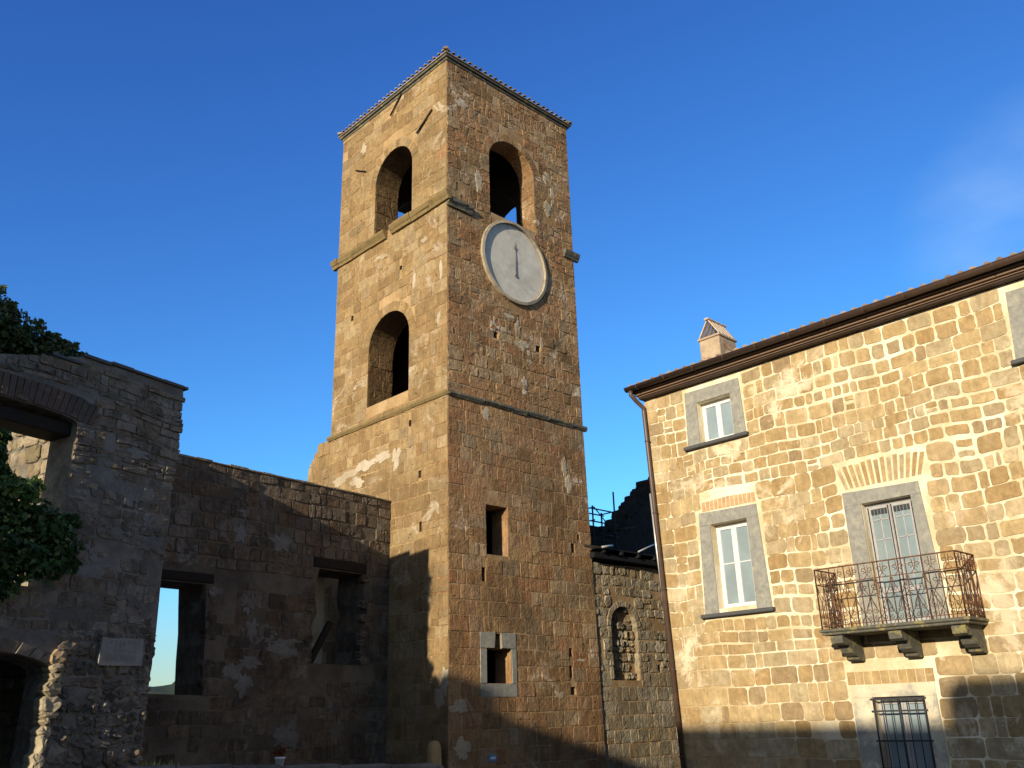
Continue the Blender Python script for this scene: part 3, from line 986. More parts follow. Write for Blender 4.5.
mb.build('wall', [M['tuff'], M['tuff_mortar']], stub)

# ------------------------------------------------------------------ golden house on the right
HX = 15.5
ph = lambda u, z, d: (HX - d, u, z)
hmax = lambda z: 11.47 + .033 * (z + 1)
HTOP = 6.56
Y0 = -6.0
house = empty('stone_house', (HX + 4.5, 3.0, GZ), 'three storey golden stone house with grey framed windows and brown gutter on the right', 'house')
W1 = dict(out=[(10.66, 5.24), (9.24, 5.24), (9.28, 6.42), (10.62, 6.44)], inn=(9.52, 10.34, 5.25, 6.15))
W2 = dict(out=[(10.64, 1.80), (9.14, 1.80), (9.22, 3.78), (10.56, 3.81)], inn=(9.47, 10.31, 1.88, 3.54))
W3 = dict(out=[(4.16, 5.22), (2.76, 5.22), (2.80, 6.40), (4.08, 6.42)], inn=(3.02, 3.84, 5.23, 6.13))
W4 = dict(out=[(4.16, 1.80), (2.66, 1.80), (2.74, 3.78), (4.08, 3.81)], inn=(2.99, 3.83, 1.88, 3.54))
DR = dict(out=[(7.44, 1.28), (5.96, 1.28), (6.07, 3.60), (7.45, 3.64)], inn=(6.24, 7.13, 1.28, 3.39))
GW = dict(out=[(7.82, -1.2), (6.40, -1.2), (6.40, .36), (7.84, .34)], inn=(6.60, 7.48, -1.1, .15))
RD = .17
mb = MB()
hol = [rect_poly(*w['inn']) for w in (W1, W2, W3, W4, DR, GW)]
panel(mb, [(Y0, GZ - .3), (hmax(GZ - .3), GZ - .3), (hmax(HTOP), HTOP), (Y0, HTOP)], hol, ph, .55, 1, 1, tone=.5)
def poly_span(o):
    us = [p[0] for p in o]; zs_ = [p[1] for p in o]
    return rect_span(min(us) - .012, max(us) + .012, min(zs_), max(zs_) + .01)
FAN = (5.85, 7.52, 3.68, 4.14)
hs_ = [poly_span(w['out']) for w in (W1, W2, W3, W4, DR, GW)] + [rect_span(*FAN), rect_span(9.2, 10.5, 3.80, 4.06), rect_span(6.35, 7.9, .34, .58)]
def hgap(u, z, r):
    k = noise.noise((u * .55, z * .6, 3.1)) + noise.noise((u * 1.4, z * 1.3, 8.2)) * .5
    right = min(1, max(0, (9.2 - u) / 1.5)) if z < 4.2 else min(1, max(0, (10.6 - u) / 1.5))
    low = 1 if z > 1.0 else .35
    return max(.005, (.007 + .0105 * right * low) * (1 + 1.5 * max(-.5, k)) * r.uniform(.55, 1.5))
masonry(mb, ph, lambda z: Y0, hmax, GZ - .3, 1.2, hs_, 71, ch=(.25, .33), bw=(.3, .62), gap=hgap, jit=.010, cut=.12, prot=(.003, .010), bev=.010, rough=.003, tilt=.01, drop=.02, wav=.012, split=.08)
masonry(mb, ph, lambda z: Y0, hmax, 1.2, 4.2, hs_, 72, ch=(.20, .32), bw=(.20, .54), gap=hgap, jit=.018, cut=.13, prot=(.004, .014), bev=.007, rough=.005, tilt=.012, drop=.0, wav=.03, split=.16)
masonry(mb, ph, lambda z: Y0, hmax, 4.2, HTOP, hs_, 73, ch=(.20, .33), bw=(.20, .52), gap=hgap, jit=.016, cut=.12, prot=(.004, .014), bev=.007, rough=.005, tilt=.012, drop=.0, wav=.025, split=.15)
mb.build('wall', [M['house_stone'], M['house_mortar']], house)
# flat arches of thin bricks on edge
mb = MB()
nb = 14
fr_ = random.Random(3)
for k in range(nb):
    a = k / nb; b = (k + 1) / nb
    lo0, lo1 = 5.98 + (7.40 - 5.98) * a, 5.98 + (7.40 - 5.98) * b
    hi0, hi1 = FAN[0] + (FAN[1] - FAN[0]) * a, FAN[0] + (FAN[1] - FAN[0]) * b
    gq = .019
    top = 4.09 + .05 * math.sin(math.pi * (a + b) / 2) + fr_.uniform(-.02, .02)
    stone(mb, ph, [(lo0 + gq, 3.70), (lo1 - gq, 3.70), (hi1 - gq, top), (hi0 + gq, top)], .006, .007, fr_, 0, tone=fr_.uniform(0, .8), rough=.002, tilt=.005)
mb.build('flat_arch', [M['house_stone']], house)
mb = MB()
for k in range(13):
    a0, a1 = 9.22 + 1.26 * k / 13, 9.22 + 1.26 * (k + 1) / 13
    stone(mb, ph, [(a0 + .006, 3.83), (a1 - .006, 3.83), (a1 - .006, 4.05 - .03 * abs(k - 6) / 6), (a0 + .006, 4.05 - .03 * abs(k - 6) / 6)], .006, .006, fr_, 0, tone=.7 + fr_.uniform(-.2, .2), rough=.002, tilt=.005)
mb.build('flat_arch', [plain_mat('pinkish_brick_arch', (.48, .31, .17), .95, 0, .15, .5, 8, .005)], house)
mb = MB()
for k in range(10):
    a0, a1 = 6.38 + 1.5 * k / 10, 6.38 + 1.5 * (k + 1) / 10
    stone(mb, ph, [(a0 + .006, .36), (a1 - .006, .36), (a1 - .006, .57), (a0 + .006, .57)], .006, .006, fr_, 0, tone=fr_.uniform(.3, .9), rough=.002, tilt=.005)
mb.build('flat_arch', [M['house_stone']], house)

# the other walls and the roof
mb = MB()
D = 8.5
sidey = hmax(GZ)
psd = lambda u, z, d: (HX + .56 + u, sidey - .02 + d, z)
panel(mb, [(0, GZ - .3), (D, GZ - .3), (D, HTOP), (0, HTOP)], [], psd, .5, 1, 1)
masonry(mb, psd, lambda z: 0, lambda z: D, GZ - .3, HTOP, [], 75, gap=.012, prot=(.003, .012), rough=.003)
mb.build('wall', [M['house_stone'], M['house_mortar']], house)
mb = MB()
mb.box((HX + .56, Y0, GZ - .3), (HX + .56 + D, Y0 + .5, HTOP)); mb.box((HX + .56 + D - .5, Y0 + .51, GZ - .3), (HX + .56 + D, sidey - .53, HTOP))
mb.build('wall', M['house_mortar'], house)
mb = MB()
ez, rz = 6.79, 8.15
ex0, ex1 = HX - .37, HX + .56 + D + .4
ey0, ey1 = Y0 - .3, hmax(HTOP) + .14
rx = (ex0 + ex1) / 2
A_ = [(ex0, ey0, ez), (ex1, ey0, ez), (ex1, ey1, ez), (ex0, ey1, ez)]
R0, R1 = (rx, ey0 + 4.6, rz), (rx, ey1 - 4.6, rz)
v = [mb.vert(p) for p in A_] + [mb.vert(R0), mb.vert(R1)]
vb = [mb.vert((p[0], p[1], p[2] - .05)) for p in A_]
for f_ in ([0, 3, 5, 4], [2, 1, 4, 5], [1, 0, 4], [3, 2, 5]): mb.face([v[i] for i in f_])
for k in range(4): mb.face([vb[k], vb[(k + 1) % 4], v[(k + 1) % 4], v[k]])
mb.face(vb[::-1])
nt_ = int((ey1 - ey0) / .21)
for i in range(nt_):
    y = ey0 + (i + .5) * (ey1 - ey0) / nt_
    q = min(1.0, min(y - ey0, ey1 - y) / 4.6)
    tile_row(mb, (ex0 - .045, y, ez + .012), (ex0 + (rx - ex0) * q, y, ez + (rz - ez) * q + .012), .06)
nt_ = int((ex1 - ex0) / .21)
for i in range(nt_):
    x = ex0 + (i + .5) * (ex1 - ex0) / nt_
    q = min(x - ex0, ex1 - x) / (rx - ex0)
    tile_row(mb, (x, ey1 + .05, ez + .018), (x, ey1 - 4.6 * q, ez + (rz - ez) * q + .012), .06)
roof = mb.build('roof', M['tile'], house)
# chimney
mb = MB()
cx0, cx1, cy0, cy1 = 16.75, 17.45, 10.40, 10.94
mb.box((cx0, cy0, 7.2), (cx1, cy1, 8.10), 0, .4, bev=.015)
mb.box((cx0 - .03, cy0 - .03, 8.10), (cx1 + .03, cy1 + .03, 8.15), 0, .6, bev=.01)
chim = mb.build('chimney', plain_mat('patched_chimney_render', (.40, .31, .215), .95, 0, .15, .5, 6, .010, col2=(.33, .17, .09), c2=(.54, .66)), roof)
mb = MB()
cyc = (cy0 + cy1) / 2
hw_ = (cy1 - cy0) / 2
for k in range(5):          # slanting tiles meeting at the ridge, gaps between them
    xa = cx0 + .0 + k * (cx1 - cx0) / 5 + .015; xb = xa + (cx1 - cx0) / 5 - .045
    for s in (-1, 1):
        fr = lambda x, y, z, s=s: (x, cyc + s * (hw_ * (1 - y)), 8.15 + .42 * y + z)
        mb.box((xa, 0, 0), (xb, .97, .045), 0, rng.random(), fr, 0)
mb.box((cx0 - .04, cyc - .06, 8.56), (cx1 + .04, cyc + .06, 8.61), 0, .7, bev=.015)
mb.build('chimney_cap', plain_mat('pale_cap_tile', (.56, .46, .34), .9, 0, .2, .4, 12, .004, col2=(.40, .25, .15), c2=(.52, .66)), chim)
# eave mouldings, gutter, downpipe
mb = MB()
mb.box((HX - .16, Y0, HTOP + .012), (HX + .1, hmax(HTOP) + .03, HTOP + .055), bev=.01)
mb.box((HX - .33, Y0, HTOP + .135), (HX + .1, hmax(HTOP) + .10, HTOP + .2), bev=.01)
ev = mb.build('eave', M['brown_wood'], house)
mb = MB()
mb.box((HX - .19, Y0, HTOP + .056), (HX + .1, hmax(HTOP) + .05, HTOP + .085), bev=.006)
mb.box((HX - .25, Y0, HTOP + .086), (HX + .1, hmax(HTOP) + .07, HTOP + .134), bev=.006)
mb.build('eave_moulding', M['moulding'], ev)
mb = MB()
gx, gz_, gr = HX - .415, 6.795, .08
yA, yB = Y0, hmax(HTOP) + .16
n = 10
rows = []
for y in (yA, yB):
    for rr in (gr, gr - .008):
        rows.append([mb.vert((gx + rr * math.cos(math.pi + math.pi * k / n), y, gz_ + rr * math.sin(math.pi + math.pi * k / n))) for k in range(n + 1)])
for k in range(n):
    mb.face([rows[0][k], rows[0][k + 1], rows[2][k + 1], rows[2][k]], 0, True)
    mb.face([rows[1][k + 1], rows[1][k], rows[3][k], rows[3][k + 1]], 0, True)
    mb.face([rows[0][k + 1], rows[0][k], rows[1][k], rows[1][k + 1]]); mb.face([rows[2][k], rows[2][k + 1], rows[3][k + 1], rows[3][k]])
mb.face([rows[0][0], rows[2][0], rows[3][0], rows[1][0]]); mb.face([rows[0][n], rows[1][n], rows[3][n], rows[2][n]])
mb.tube([(gx - gr, yA, gz_ + .003), (gx - gr, yB, gz_ + .003)], .012, 6)
mb.face(rows[2] )
gut = mb.build('gutter', M['gutter'], house, recalc=False)
y = yA + .3
while y < yB:
    mb = MB()
    mb.tube([(gx + gr * math.cos(a) * 1.06, y, gz_ + gr * math.sin(a) * 1.06) for a in [math.pi + math.pi * k / 8 for k in range(9)]], .009, 5)
    mb.build('gutter_bracket', M['gutter'], gut)
    y += .75
mb = MB()
yp = hmax(6.3) - .02
mb.tube([(gx, yB - .12, gz_ - .07), (gx, yB - .12, gz_ - .16), (gx + .12, yp + .02, 6.50), (HX - .085, yp + .0, 6.38), (HX - .085, yp - .005, 6.25), (HX - .085, hmax(GZ) - .03, GZ + .05)], .048, 10)
dp = mb.build('downpipe', M['gutter'], house)
for z in (5.6, 4.0, 2.4, .8, -.8):
    yy = hmax(z) - .03
    mb = MB()
    mb.tube([(HX - .085 + .056 * math.cos(a), yy + .056 * math.sin(a), z) for a in [2 * math.pi * k / 12 for k in range(13)]], .011, 5)
    mb.build('pipe_clip', M['gutter'], dp)
mb = MB()
mb.tube([(HX - .03, hmax(4) + .10, 4.45), (HX - .04, hmax(3) + .08, 3.3), (HX - .04, hmax(1.4) + .05, 1.9)], .024, 7)
mb.build('cable_conduit', M['galv'], house)


def surround(w, parent, mat, p=.02, sill=None, sillmat=None):
    o, (u0, u1, z0, z1) = w['out'], w['inn']
    L, Rr_, T0, T1 = o[0], o[1], o[2], o[3]
    b = MB()
    r = random.Random(int(u0 * 100))
    zb = L[1]
    # two uprights and a head, butted
    hz = z1
    def edge(a, c, z): return a[0] + (c[0] - a[0]) * (z - a[1]) / (c[1] - a[1])
    e_ = .004
    for q in ([(u1 + e_, zb), (L[0], zb), (edge(L, T1, hz), hz), (u1 + e_, hz)],
              [(u0 - e_, zb), (Rr_[0], zb), (edge(Rr_, T0, hz), hz), (u0 - e_, hz)],
              [(edge(L, T1, hz + .003), hz + .003), T1, T0, (edge(Rr_, T0, hz + .003), hz + .003)]):
        b.prism(q, -.02, p, ph, 0, r.random())
    s = b.build('surround', mat, parent)
    return s


def leaf_frame(b, u0, u1, z0, z1, d, fw=.055, th=.045):
    bx = lambda a0, a1, c0, c1: b.box((a0, -d, c0), (a1, -d + th, c1), 0, .5, lambda x, y, z: ph(x, z, y), .005)
    bx(u0, u0 + fw, z0, z1); bx(u1 - fw, u1, z0, z1); bx(u0 + fw + .001, u1 - fw - .001, z1 - fw, z1); bx(u0 + fw + .001, u1 - fw - .001, z0, z0 + fw * 1.25)


def window(w, dark_top=.07, grille=False, frame=None, sill=True, bars=(), label=None, casing=None):
    u0, u1, z0, z1 = w['inn']
    e = bpy.data.objects.new('window', None)
    COL.objects.link(e); e.parent = house
    e.location = Vector((HX, (u0 + u1) / 2, z0)) - house.location
    if label: e['label'] = label
    surround(w, e, casing or M['peperino'])
    b = MB()
    fd = RD + .02
    um = (u0 + u1) / 2
    bx = lambda a0, a1, c0, c1, d, th=.05: b.box((a0, -d, c0), (a1, -d + th, c1), 0, .5, lambda x, y, z: ph(x, z, y), .005)
    bx(u0 + .003, u0 + .05, z0 + .003, z1 - .003, fd + .03); bx(u1 - .05, u1 - .003, z0 + .003, z1 - .003, fd + .03)
    bx(u0 + .051, u1 - .051, z1 - .05, z1 - .003, fd + .03)
    leaf_frame(b, u0 + .05, um - .002, z0 + .02, z1 - .06, fd)
    leaf_frame(b, um + .002, u1 - .05, z0 + .02, z1 - .06, fd)
    for zb in bars:
        bx(u0 + .1, um - .06, zb - .011, zb + .011, fd - .008, .02); bx(um + .06, u1 - .1, zb - .011, zb + .011, fd - .008, .02)
    b.build('frame', frame or M['white_paint'], e)
    for (a, c) in ((u0 + .1, um - .055), (um + .055, u1 - .1)):
        b = MB()
        b.box((a, -fd + .012, z0 + .08), (c, -fd + .024, z1 - .11), 0, .5, lambda x, y, z: ph(x, z, y))
        b.build('pane', M['glass'], e)
    b = MB()
    b.box((u0 + .002, -.54, z0 + .002), (u1 - .002, -fd - .05, z1 - .002), 0, .5, lambda x, y, z: ph(x, z, y))
    b.build('dark_lining', M['void'], e)
    if sill:
        b = MB()
        o = w['out']
        b.box((o[1][0] - .06, -.15, o[0][1] - .075), (o[0][0] + .06, .11, o[0][1] - .002), 0, .5, lambda x, y, z: ph(x, z, y), .012)
        b.build('sill', M['slate'], e)
    return e


window(W1)
window(W2, bars=(2.75,))
window(W3)
window(W4, bars=(2.75,))
gw = window(GW, sill=False, frame=M['grey_paint'], casing=M['render'])
# iron grille on the ground floor window
b = MB()
u0, u1, z0, z1 = GW['inn']
n = 6
for k in range(n + 1):
    u = u0 + .02 + (u1 - u0 - .04) * k / n
    r_ = .014 if k in (0, 3, 6) else .008
    b.tube([ph(u, z0 + .01, .03), ph(u, z1 - .015, .03)], r_, 6)
for z in (z1 - .03, z1 - .22, z1 - .68, z1 - 1.1):
    b.box((u0 - .03, .034, z - .014), (u1 + .03, .046, z + .014), 0, .5, lambda x, y, z: ph(x, z, y))
b.build('grille', M['iron'], gw)

# balcony door
u0, u1, z0, z1 = DR['inn']
door = bpy.data.objects.new('balcony_door', None)
COL.objects.link(door); door.parent = house
door.location = Vector((HX, (u0 + u1) / 2, z0)) - house.location
surround(DR, door, M['peperino'])
b = MB()
fd = RD
um = (u0 + u1) / 2
bx = lambda a0, a1, c0, c1, d, th=.05, m=0: b.box((a0, -d, c0), (a1, -d + th, c1), m, .5, lambda x, y, z: ph(x, z, y), .004)
bx(u0 + .003, u0 + .045, z0, z1 - .003, fd + .02); bx(u1 - .045, u1 - .003, z0, z1 - .003, fd + .02); bx(u0 + .046, u1 - .046, z1 - .045, z1 - .003, fd + .02)
for (a, c) in ((u0 + .046, um - .002), (um + .002, u1 - .046)):
    leaf_frame(b, a, c, z0 + .03, z1 - .05, fd, .06)
    bx(a + .061, c - .061, z0 + .55, z0 + .63, fd)
    for zz in (1.0, 1.45, 1.8):
        bx(a + .061, c - .061, z0 + zz, z0 + zz + .022, fd - .002, .03)
    bx((a + c) / 2 - .011, (a + c) / 2 + .011, z0 + .64, z1 - .12, fd - .004, .028)
b.build('frame', M['grey_paint'], door)
for (a, c) in ((u0 + .1, um - .055), (um + .055, u1 - .1)):
    b = MB()
    b.box((a, -fd + .010, z0 + .09), (c, -fd + .020, z1 - .11), 0, .5, lambda x, y, z: ph(x, z, y))
    b.build('pane', M['glass_door'], door)
b = MB()
b.box((u0 + .002, -.54, z0 + .002), (u1 - .002, -fd - .03, z1 - .002), 0, .5, lambda x, y, z: ph(x, z, y))
b.build('dark_lining', M['void'], door)
b = MB()          # iron stiffening bars down the leaves and the ventilation slots at the top
for u in (u0 + .055, um - .03, um + .03, u1 - .055):
    b.tube([ph(u, z0 + .05, -fd + .06), ph(u, z1 - .07, -fd + .06)], .010, 5)
for (a, c) in ((u0 + .09, um - .05), (um + .05, u1 - .09)):
    for k in range(5):
        u = a + (c - a) * (k + .5) / 5
        b.box((u - .022, -fd + .046, z1 - .2), (u + .022, -fd + .054, z1 - .115), 0, .5, lambda x, y, z: ph(x, z, y))
b.build('iron_bar', M['iron'], door)

# balcony
bal = bpy.data.objects.new('balcony', None)
COL.objects.link(bal); bal.parent = house
BY0, BY1, BZ, BD = 5.38, 7.86, 1.25, .80
bal.location = Vector((HX, (BY0 + BY1) / 2, BZ)) - house.location
b = MB()
b.box((HX - BD, BY0, BZ - .055), (HX - .001, BY1, BZ), bev=.015)
b.box((HX - BD + .03, BY0 + .03, BZ - .10), (HX - .001, BY1 - .03, BZ - .057), bev=.012)
b.build('slab', M['peperino_dark'], bal)
for yc in (5.60, 6.60, 7.60):
    b = MB()
    prof = [(0.0, .50), (.0, -.0), (.70, .0), (.72, .06), (.70, .16), (.62, .20), (.52, .19), (.46, .24), (.40, .34), (.30, .40), (.22, .42), (.20, .47), (.12, .50)]
    zt_ = BZ - .102
    A = [b.vert((HX - d, yc - .105, zt_ - q * .82)) for d, q in prof]; B = [b.vert((HX - d, yc + .105, zt_ - q * .82)) for d, q in prof]
    b.face(A); b.face(B[::-1])
    for k in range(len(prof)):
        j = (k + 1) % len(prof)
        b.face([A[k], A[j], B[j], B[k]])
    b.build('bracket', M['peperino_dark'], bal)

BH = 1.0
def scroll(c, r, a0, turns, n=14, flip=1):
    pts = []
    for k in range(n + 1):
        s = k / n
        a = a0 + flip * turns * 2 * math.pi * s
        rr = r * (1 - .78 * s)
        pts.append((c[0] + rr * math.cos(a), c[1] + rr * math.sin(a)))
    return pts


def rail_panel(P, L, nbays):
    """wrought iron panel of length L; P(s, z) gives the point"""
    b = MB()
    ti = lambda pts, r_: b.tube([P(s, z) for s, z in pts], r_, 5)
    b.box((0, -.018, BH - .012), (L, .018, BH + .006), 0, .5, lambda x, y, z: P(x, z, y))
    for z in (.05, .74):
        b.box((0, -.011, z - .006), (L, .011, z + .006), 0, .5, lambda x, y, z: P(x, z, y))
    w = L / nbays
    for k in range(nbays + 1):
        ti([(k * w, .0), (k * w, BH)], .0095 if 0 < k < nbays else .014)
    for k in range(nbays):
        a = k * w; c = a + w / 2
        # crossing lyre curves through the middle of the bay
        for s in (1, -1):
            ti([(c - s * w * .46, .72), (c - s * w * .34, .60), (c - s * w * .10, .48), (c + s * w * .10, .38), (c + s * w * .26, .30), (c + s * w * .30, .24)], .0065)
            ti(scroll((c + s * w * .20, .22), w * .17, 0 if s > 0 else math.pi, 1.2, 14, -s), .006)
            ti(scroll((c + s * w * .24, .10), w * .15, math.pi / 2, 1.1, 12, s), .006)
            ti(scroll((c + s * w * .22, .88), w * .19, -math.pi / 2, 1.2, 12, -s), .006)
            ti([(c + s * w * .22, .74), (c + s * w * .03, .80), (c + s * w * .10, .97)], .006)
        ti([(c, .05), (c, .36)], .0065)
    return b


rx_ = HX - BD + .05
panels = [(lambda s, z, d=0.0: (rx_ + d, BY0 + .05 + s, BZ + z), BY1 - BY0 - .1, 9),
          (lambda s, z, d=0.0: (rx_ + s, BY0 + .05 + d, BZ + z), BD - .06, 3),
          (lambda s, z, d=0.0: (rx_ + s, BY1 - .05 + d, BZ + z), BD - .06, 3)]
for P, L, nb_ in panels:
    rail_panel(P, L, nb_).build('railing', M['rust'], bal)

# ------------------------------------------------------------------ roofless ruin on the left
RA = math.radians(14.9)
QX, QY = 5.977, 14.10
ru, rn = Vector((math.cos(RA), math.sin(RA), 0)), Vector((math.sin(RA), -math.cos(RA), 0))
pq = lambda u, z, d: tuple(Vector((QX, QY, z)) + ru * u + rn * d)
ruin = empty('ruined_house', (QX - 2, QY + 1.5, GZ), 'roofless grey rubble ruin with brick arched openings at the left edge', 'ruin')
RL = -7.0
rtop = [(RL, 4.6), (-4.4, 4.8), (-3.11, 4.95), (-2.4, 5.15), (-1.79, 5.33), (0.0, 5.33)]
def rmaxz(u):
    for (a, b), (c, d) in zip(rtop, rtop[1:]):
        if a <= u <= c: return b + (d - b) * (u - a) / (c - a)
    return 5.33
redge = [(0, 5.33), (.03, 5.15), (-.02, 5.0), (.035, 4.75), (.0, 4.5), (.03, 4.2), (-.03, 4.0), (-.02, 3.5), (.0, 3.0), (-.04, 2.3), (-.03, 1.4), (-.06, .6), (-.07, -.5), (-.08, GZ - .3)]
WIN = arch_poly(-2.85, 1.05, 1.85, 4.28, .09, 10)
ARC = arch_poly(-3.55, 1.93, GZ - .29, .75, .30, 16)
ARC = [(x + (.0 if x < -2 else (.0 if z > .5 else -.08)), z) for x, z in ARC]
mb = MB()
panel(mb, [(RL, GZ - .3)] + redge[::-1] + rtop[::-1][1:], [WIN, ARC], pq, .62, 1, 0, tone=.5)
spr = [arch_span(-2.85, 1.05, 1.85, 4.28, .09), rect_span(-4.1, -1.55, 4.33, 4.72), arch_span(-3.55, 1.95, GZ - .3, .75, .30), rect_span(-5.5, -1.62, 1.04, 1.26), arch_span(-3.55, 2.03, .75, .75, .30)]
holes_r = [(-1.22, 4.05, .09, .06), (-1.34, 3.34, .10, .04), (-1.22, 3.43, .05, .05), (-.6, 3.48, .06, .05), (-1.58, 4.75, .06, .04)]
for (u, z, a, c) in holes_r: spr.append(rect_span(u - a, u + a, z - c, z + c))
def redgef(z):
    for (a, b), (c, d) in zip(redge, redge[1:]):
        if d <= z <= b: return a + (c - a) * (b - z) / (b - d)
    return 0.0
masonry(mb, pq, lambda z: RL, lambda z: redgef(z) + .03, 3.7, 5.33, spr, 81, ch=(.07, .17), bw=(.14, .5), gap=.006, jit=.014, cut=.10, prot=(.003, .035), bev=.012, rough=.010, tilt=.04, drop=.03, wav=.025, split=.18, keep=lambda u, z: z < rmaxz(u) - .06)
masonry(mb, pq, lambda z: RL, lambda z: redgef(z) + .01, 1.3, 3.7, spr, 82, ch=(.13, .26), bw=(.16, .42), gap=.010, jit=.024, cut=.16, prot=(.001, .014), bev=.014, rough=.009, tilt=.03, drop=.16, wav=.02, split=.2)
masonry(mb, pq, lambda z: RL, lambda z: redgef(z) + .01, GZ - .3, 1.3, spr, 83, ch=(.13, .26), bw=(.14, .38), gap=.006, jit=.035, cut=.24, prot=(.004, .05), bev=.035, rough=.028, tilt=.10, drop=.04, wav=.04, split=.35)
cr = random.Random(14)
for k in range(16):
    u, z = cr.uniform(-1.5, -.25), cr.uniform(1.5, 4.4)
    splash(mb, pq, u, z, cr.uniform(.06, .26), cr.uniform(.05, .22), k + 180, 2, .014, .6)
mb.build('wall', [M['ruin_stone'], M['ruin_mortar'], M['grey_plaster']], ruin)
# brick arch over the upper window, stone arch over the lower one
mb = MB()
r = random.Random(4)
for k in range(26):
    u = -4.05 + 2.5 * k / 26
    mid = -2.85
    def zb(u): return 4.295 + .09 * math.sqrt(max(0, 1 - ((u - mid) / 1.09) ** 2)) if abs(u - mid) < 1.08 else 4.29
    w = 2.5 / 26
    lean = (u + w / 2 - mid) * .09
    stone(mb, pq, [(u + .004, zb(u)), (u + w - .004, zb(u + w)), (u + w - .004 + lean, zb(u + w) + .33), (u + .004 + lean, zb(u) + .33)], r.uniform(.012, .03), .006, r, 0, rough=.003, tilt=.01)
mb.build('brick_arch', M['brick'], ruin)
mb = MB()
for k in range(20):
    a = k / 20; b_ = (k + 1) / 20
    def pt(s, o): 
        an = math.pi * (.98 - .96 * s)
        return (-3.55 + (1.94 + o * .12) * math.cos(an), .75 + (.305 + o * .20) * math.sin(an))
    stone(mb, pq, [pt(a + .003, 0), pt(b_ - .003, 0), pt(b_ - .003, 1), pt(a + .003, 1)], r.uniform(.01, .03), .008, r, 0, rough=.005, tilt=.01)
mb.build('stone_arch', M['ruin_stone'], ruin)
# rubble of the broken jamb (the edge that catches the sun)
mb = MB()
z = -1.7
while z < 1.02:
    hh = r.uniform(.08, .24)
    u = -1.66 - max(0, (.75 - z)) * .045
    stone(mb, pq, block_poly(u - r.uniform(.0, .07), u + r.uniform(.07, .2), z, z + hh, r, .025, .28), r.uniform(.04, .10), .035, r, 0, tone=r.uniform(.2, 1), rough=.022, base=-.16, tilt=.12)
    z += hh * .93
mb.build('broken_jamb', stone_mat('pale_broken_tuff', [(.30, .24, .15), (.42, .35, .23), (.50, .43, .30), (.38, .24, .13)], bump=.015, patina=(.15, .12, .08)), ruin)
# side wall, its end ragged
mb = MB()
pw = lambda u, z, d: tuple(Vector((QX, QY, z)) + ru * (-.02 + d) - rn * u)
sw = [(.64, GZ - .3), (8.2, GZ - .3), (8.2, 3.0), (7.6, 3.6), (7.2, 4.6), (6.7, 5.0), (6.2, 5.42), (5.4, 5.5), (3.0, 5.5), (.64, 5.5)]
panel(mb, sw, [], pw, .55, 1, 0)
def swm(z):
    if z < 3: return 8.2
    for (a, b), (c, d) in zip(sw[2:7], sw[3:7]):
        if b <= z <= d: return a + (c - a) * (z - b) / (d - b)
    return 5.8
pwi = lambda u, z, d: pw(u, z, -.55 - d)
masonry(mb, pwi, lambda z: .64, swm, GZ - .3, 5.48, [], 84, ch=(.18, .34), bw=(.2, .5), gap=.012, jit=.02, cut=.2, prot=(.005, .05), bev=.025, rough=.015, tilt=.06, drop=.05, split=.2)
masonry(mb, pw, lambda z: .64, swm, GZ - .3, 5.48, [], 85, ch=(.2, .34), bw=(.2, .5), gap=.012, jit=.02, cut=.2, prot=(.005, .03), rough=.01, drop=.05)
mb.build('wall', [M['niche_stone'], M['ruin_mortar']], ruin)
# slab and walls added inside to keep the lower arch dark
mb = MB()
fr = lambda x, y, z: tuple(Vector((QX, QY, z)) + ru * x - rn * y)
mb.box((RL, .63, 1.3), (-.6, 5.0, 1.55), 0, .5, fr)
mb.box((RL, 5.01, GZ - .3), (-.6, 5.5, 1.55), 0, .5, fr)
mb.box((RL - .5, 0, GZ - .3), (RL - .002, 5.5, 1.7), 0, .5, fr)
mb.build('shade_slab', M['ruin_mortar'], ruin)
mb = MB()
mb.box((-3.92, .12, 4.09), (-1.79, .615, 4.29), 0, .5, fr, .015)
mb.build('lintel', M['dark_wood'], ruin)
# thin stone coping
mb = MB()
u = -2.35
while u < .04:
    w = min(r.uniform(.35, .6), .09 - u)
    z = rmaxz(min(0, u)) + .002
    mb.box((u, -.64, z), (u + w - .008, .045, z + .05 + r.uniform(-.008, .01)), 0, r.random(), lambda x, y, z: pq(x, z, y), .008)
    u += w
mb.build('coping', M['slate'], ruin)

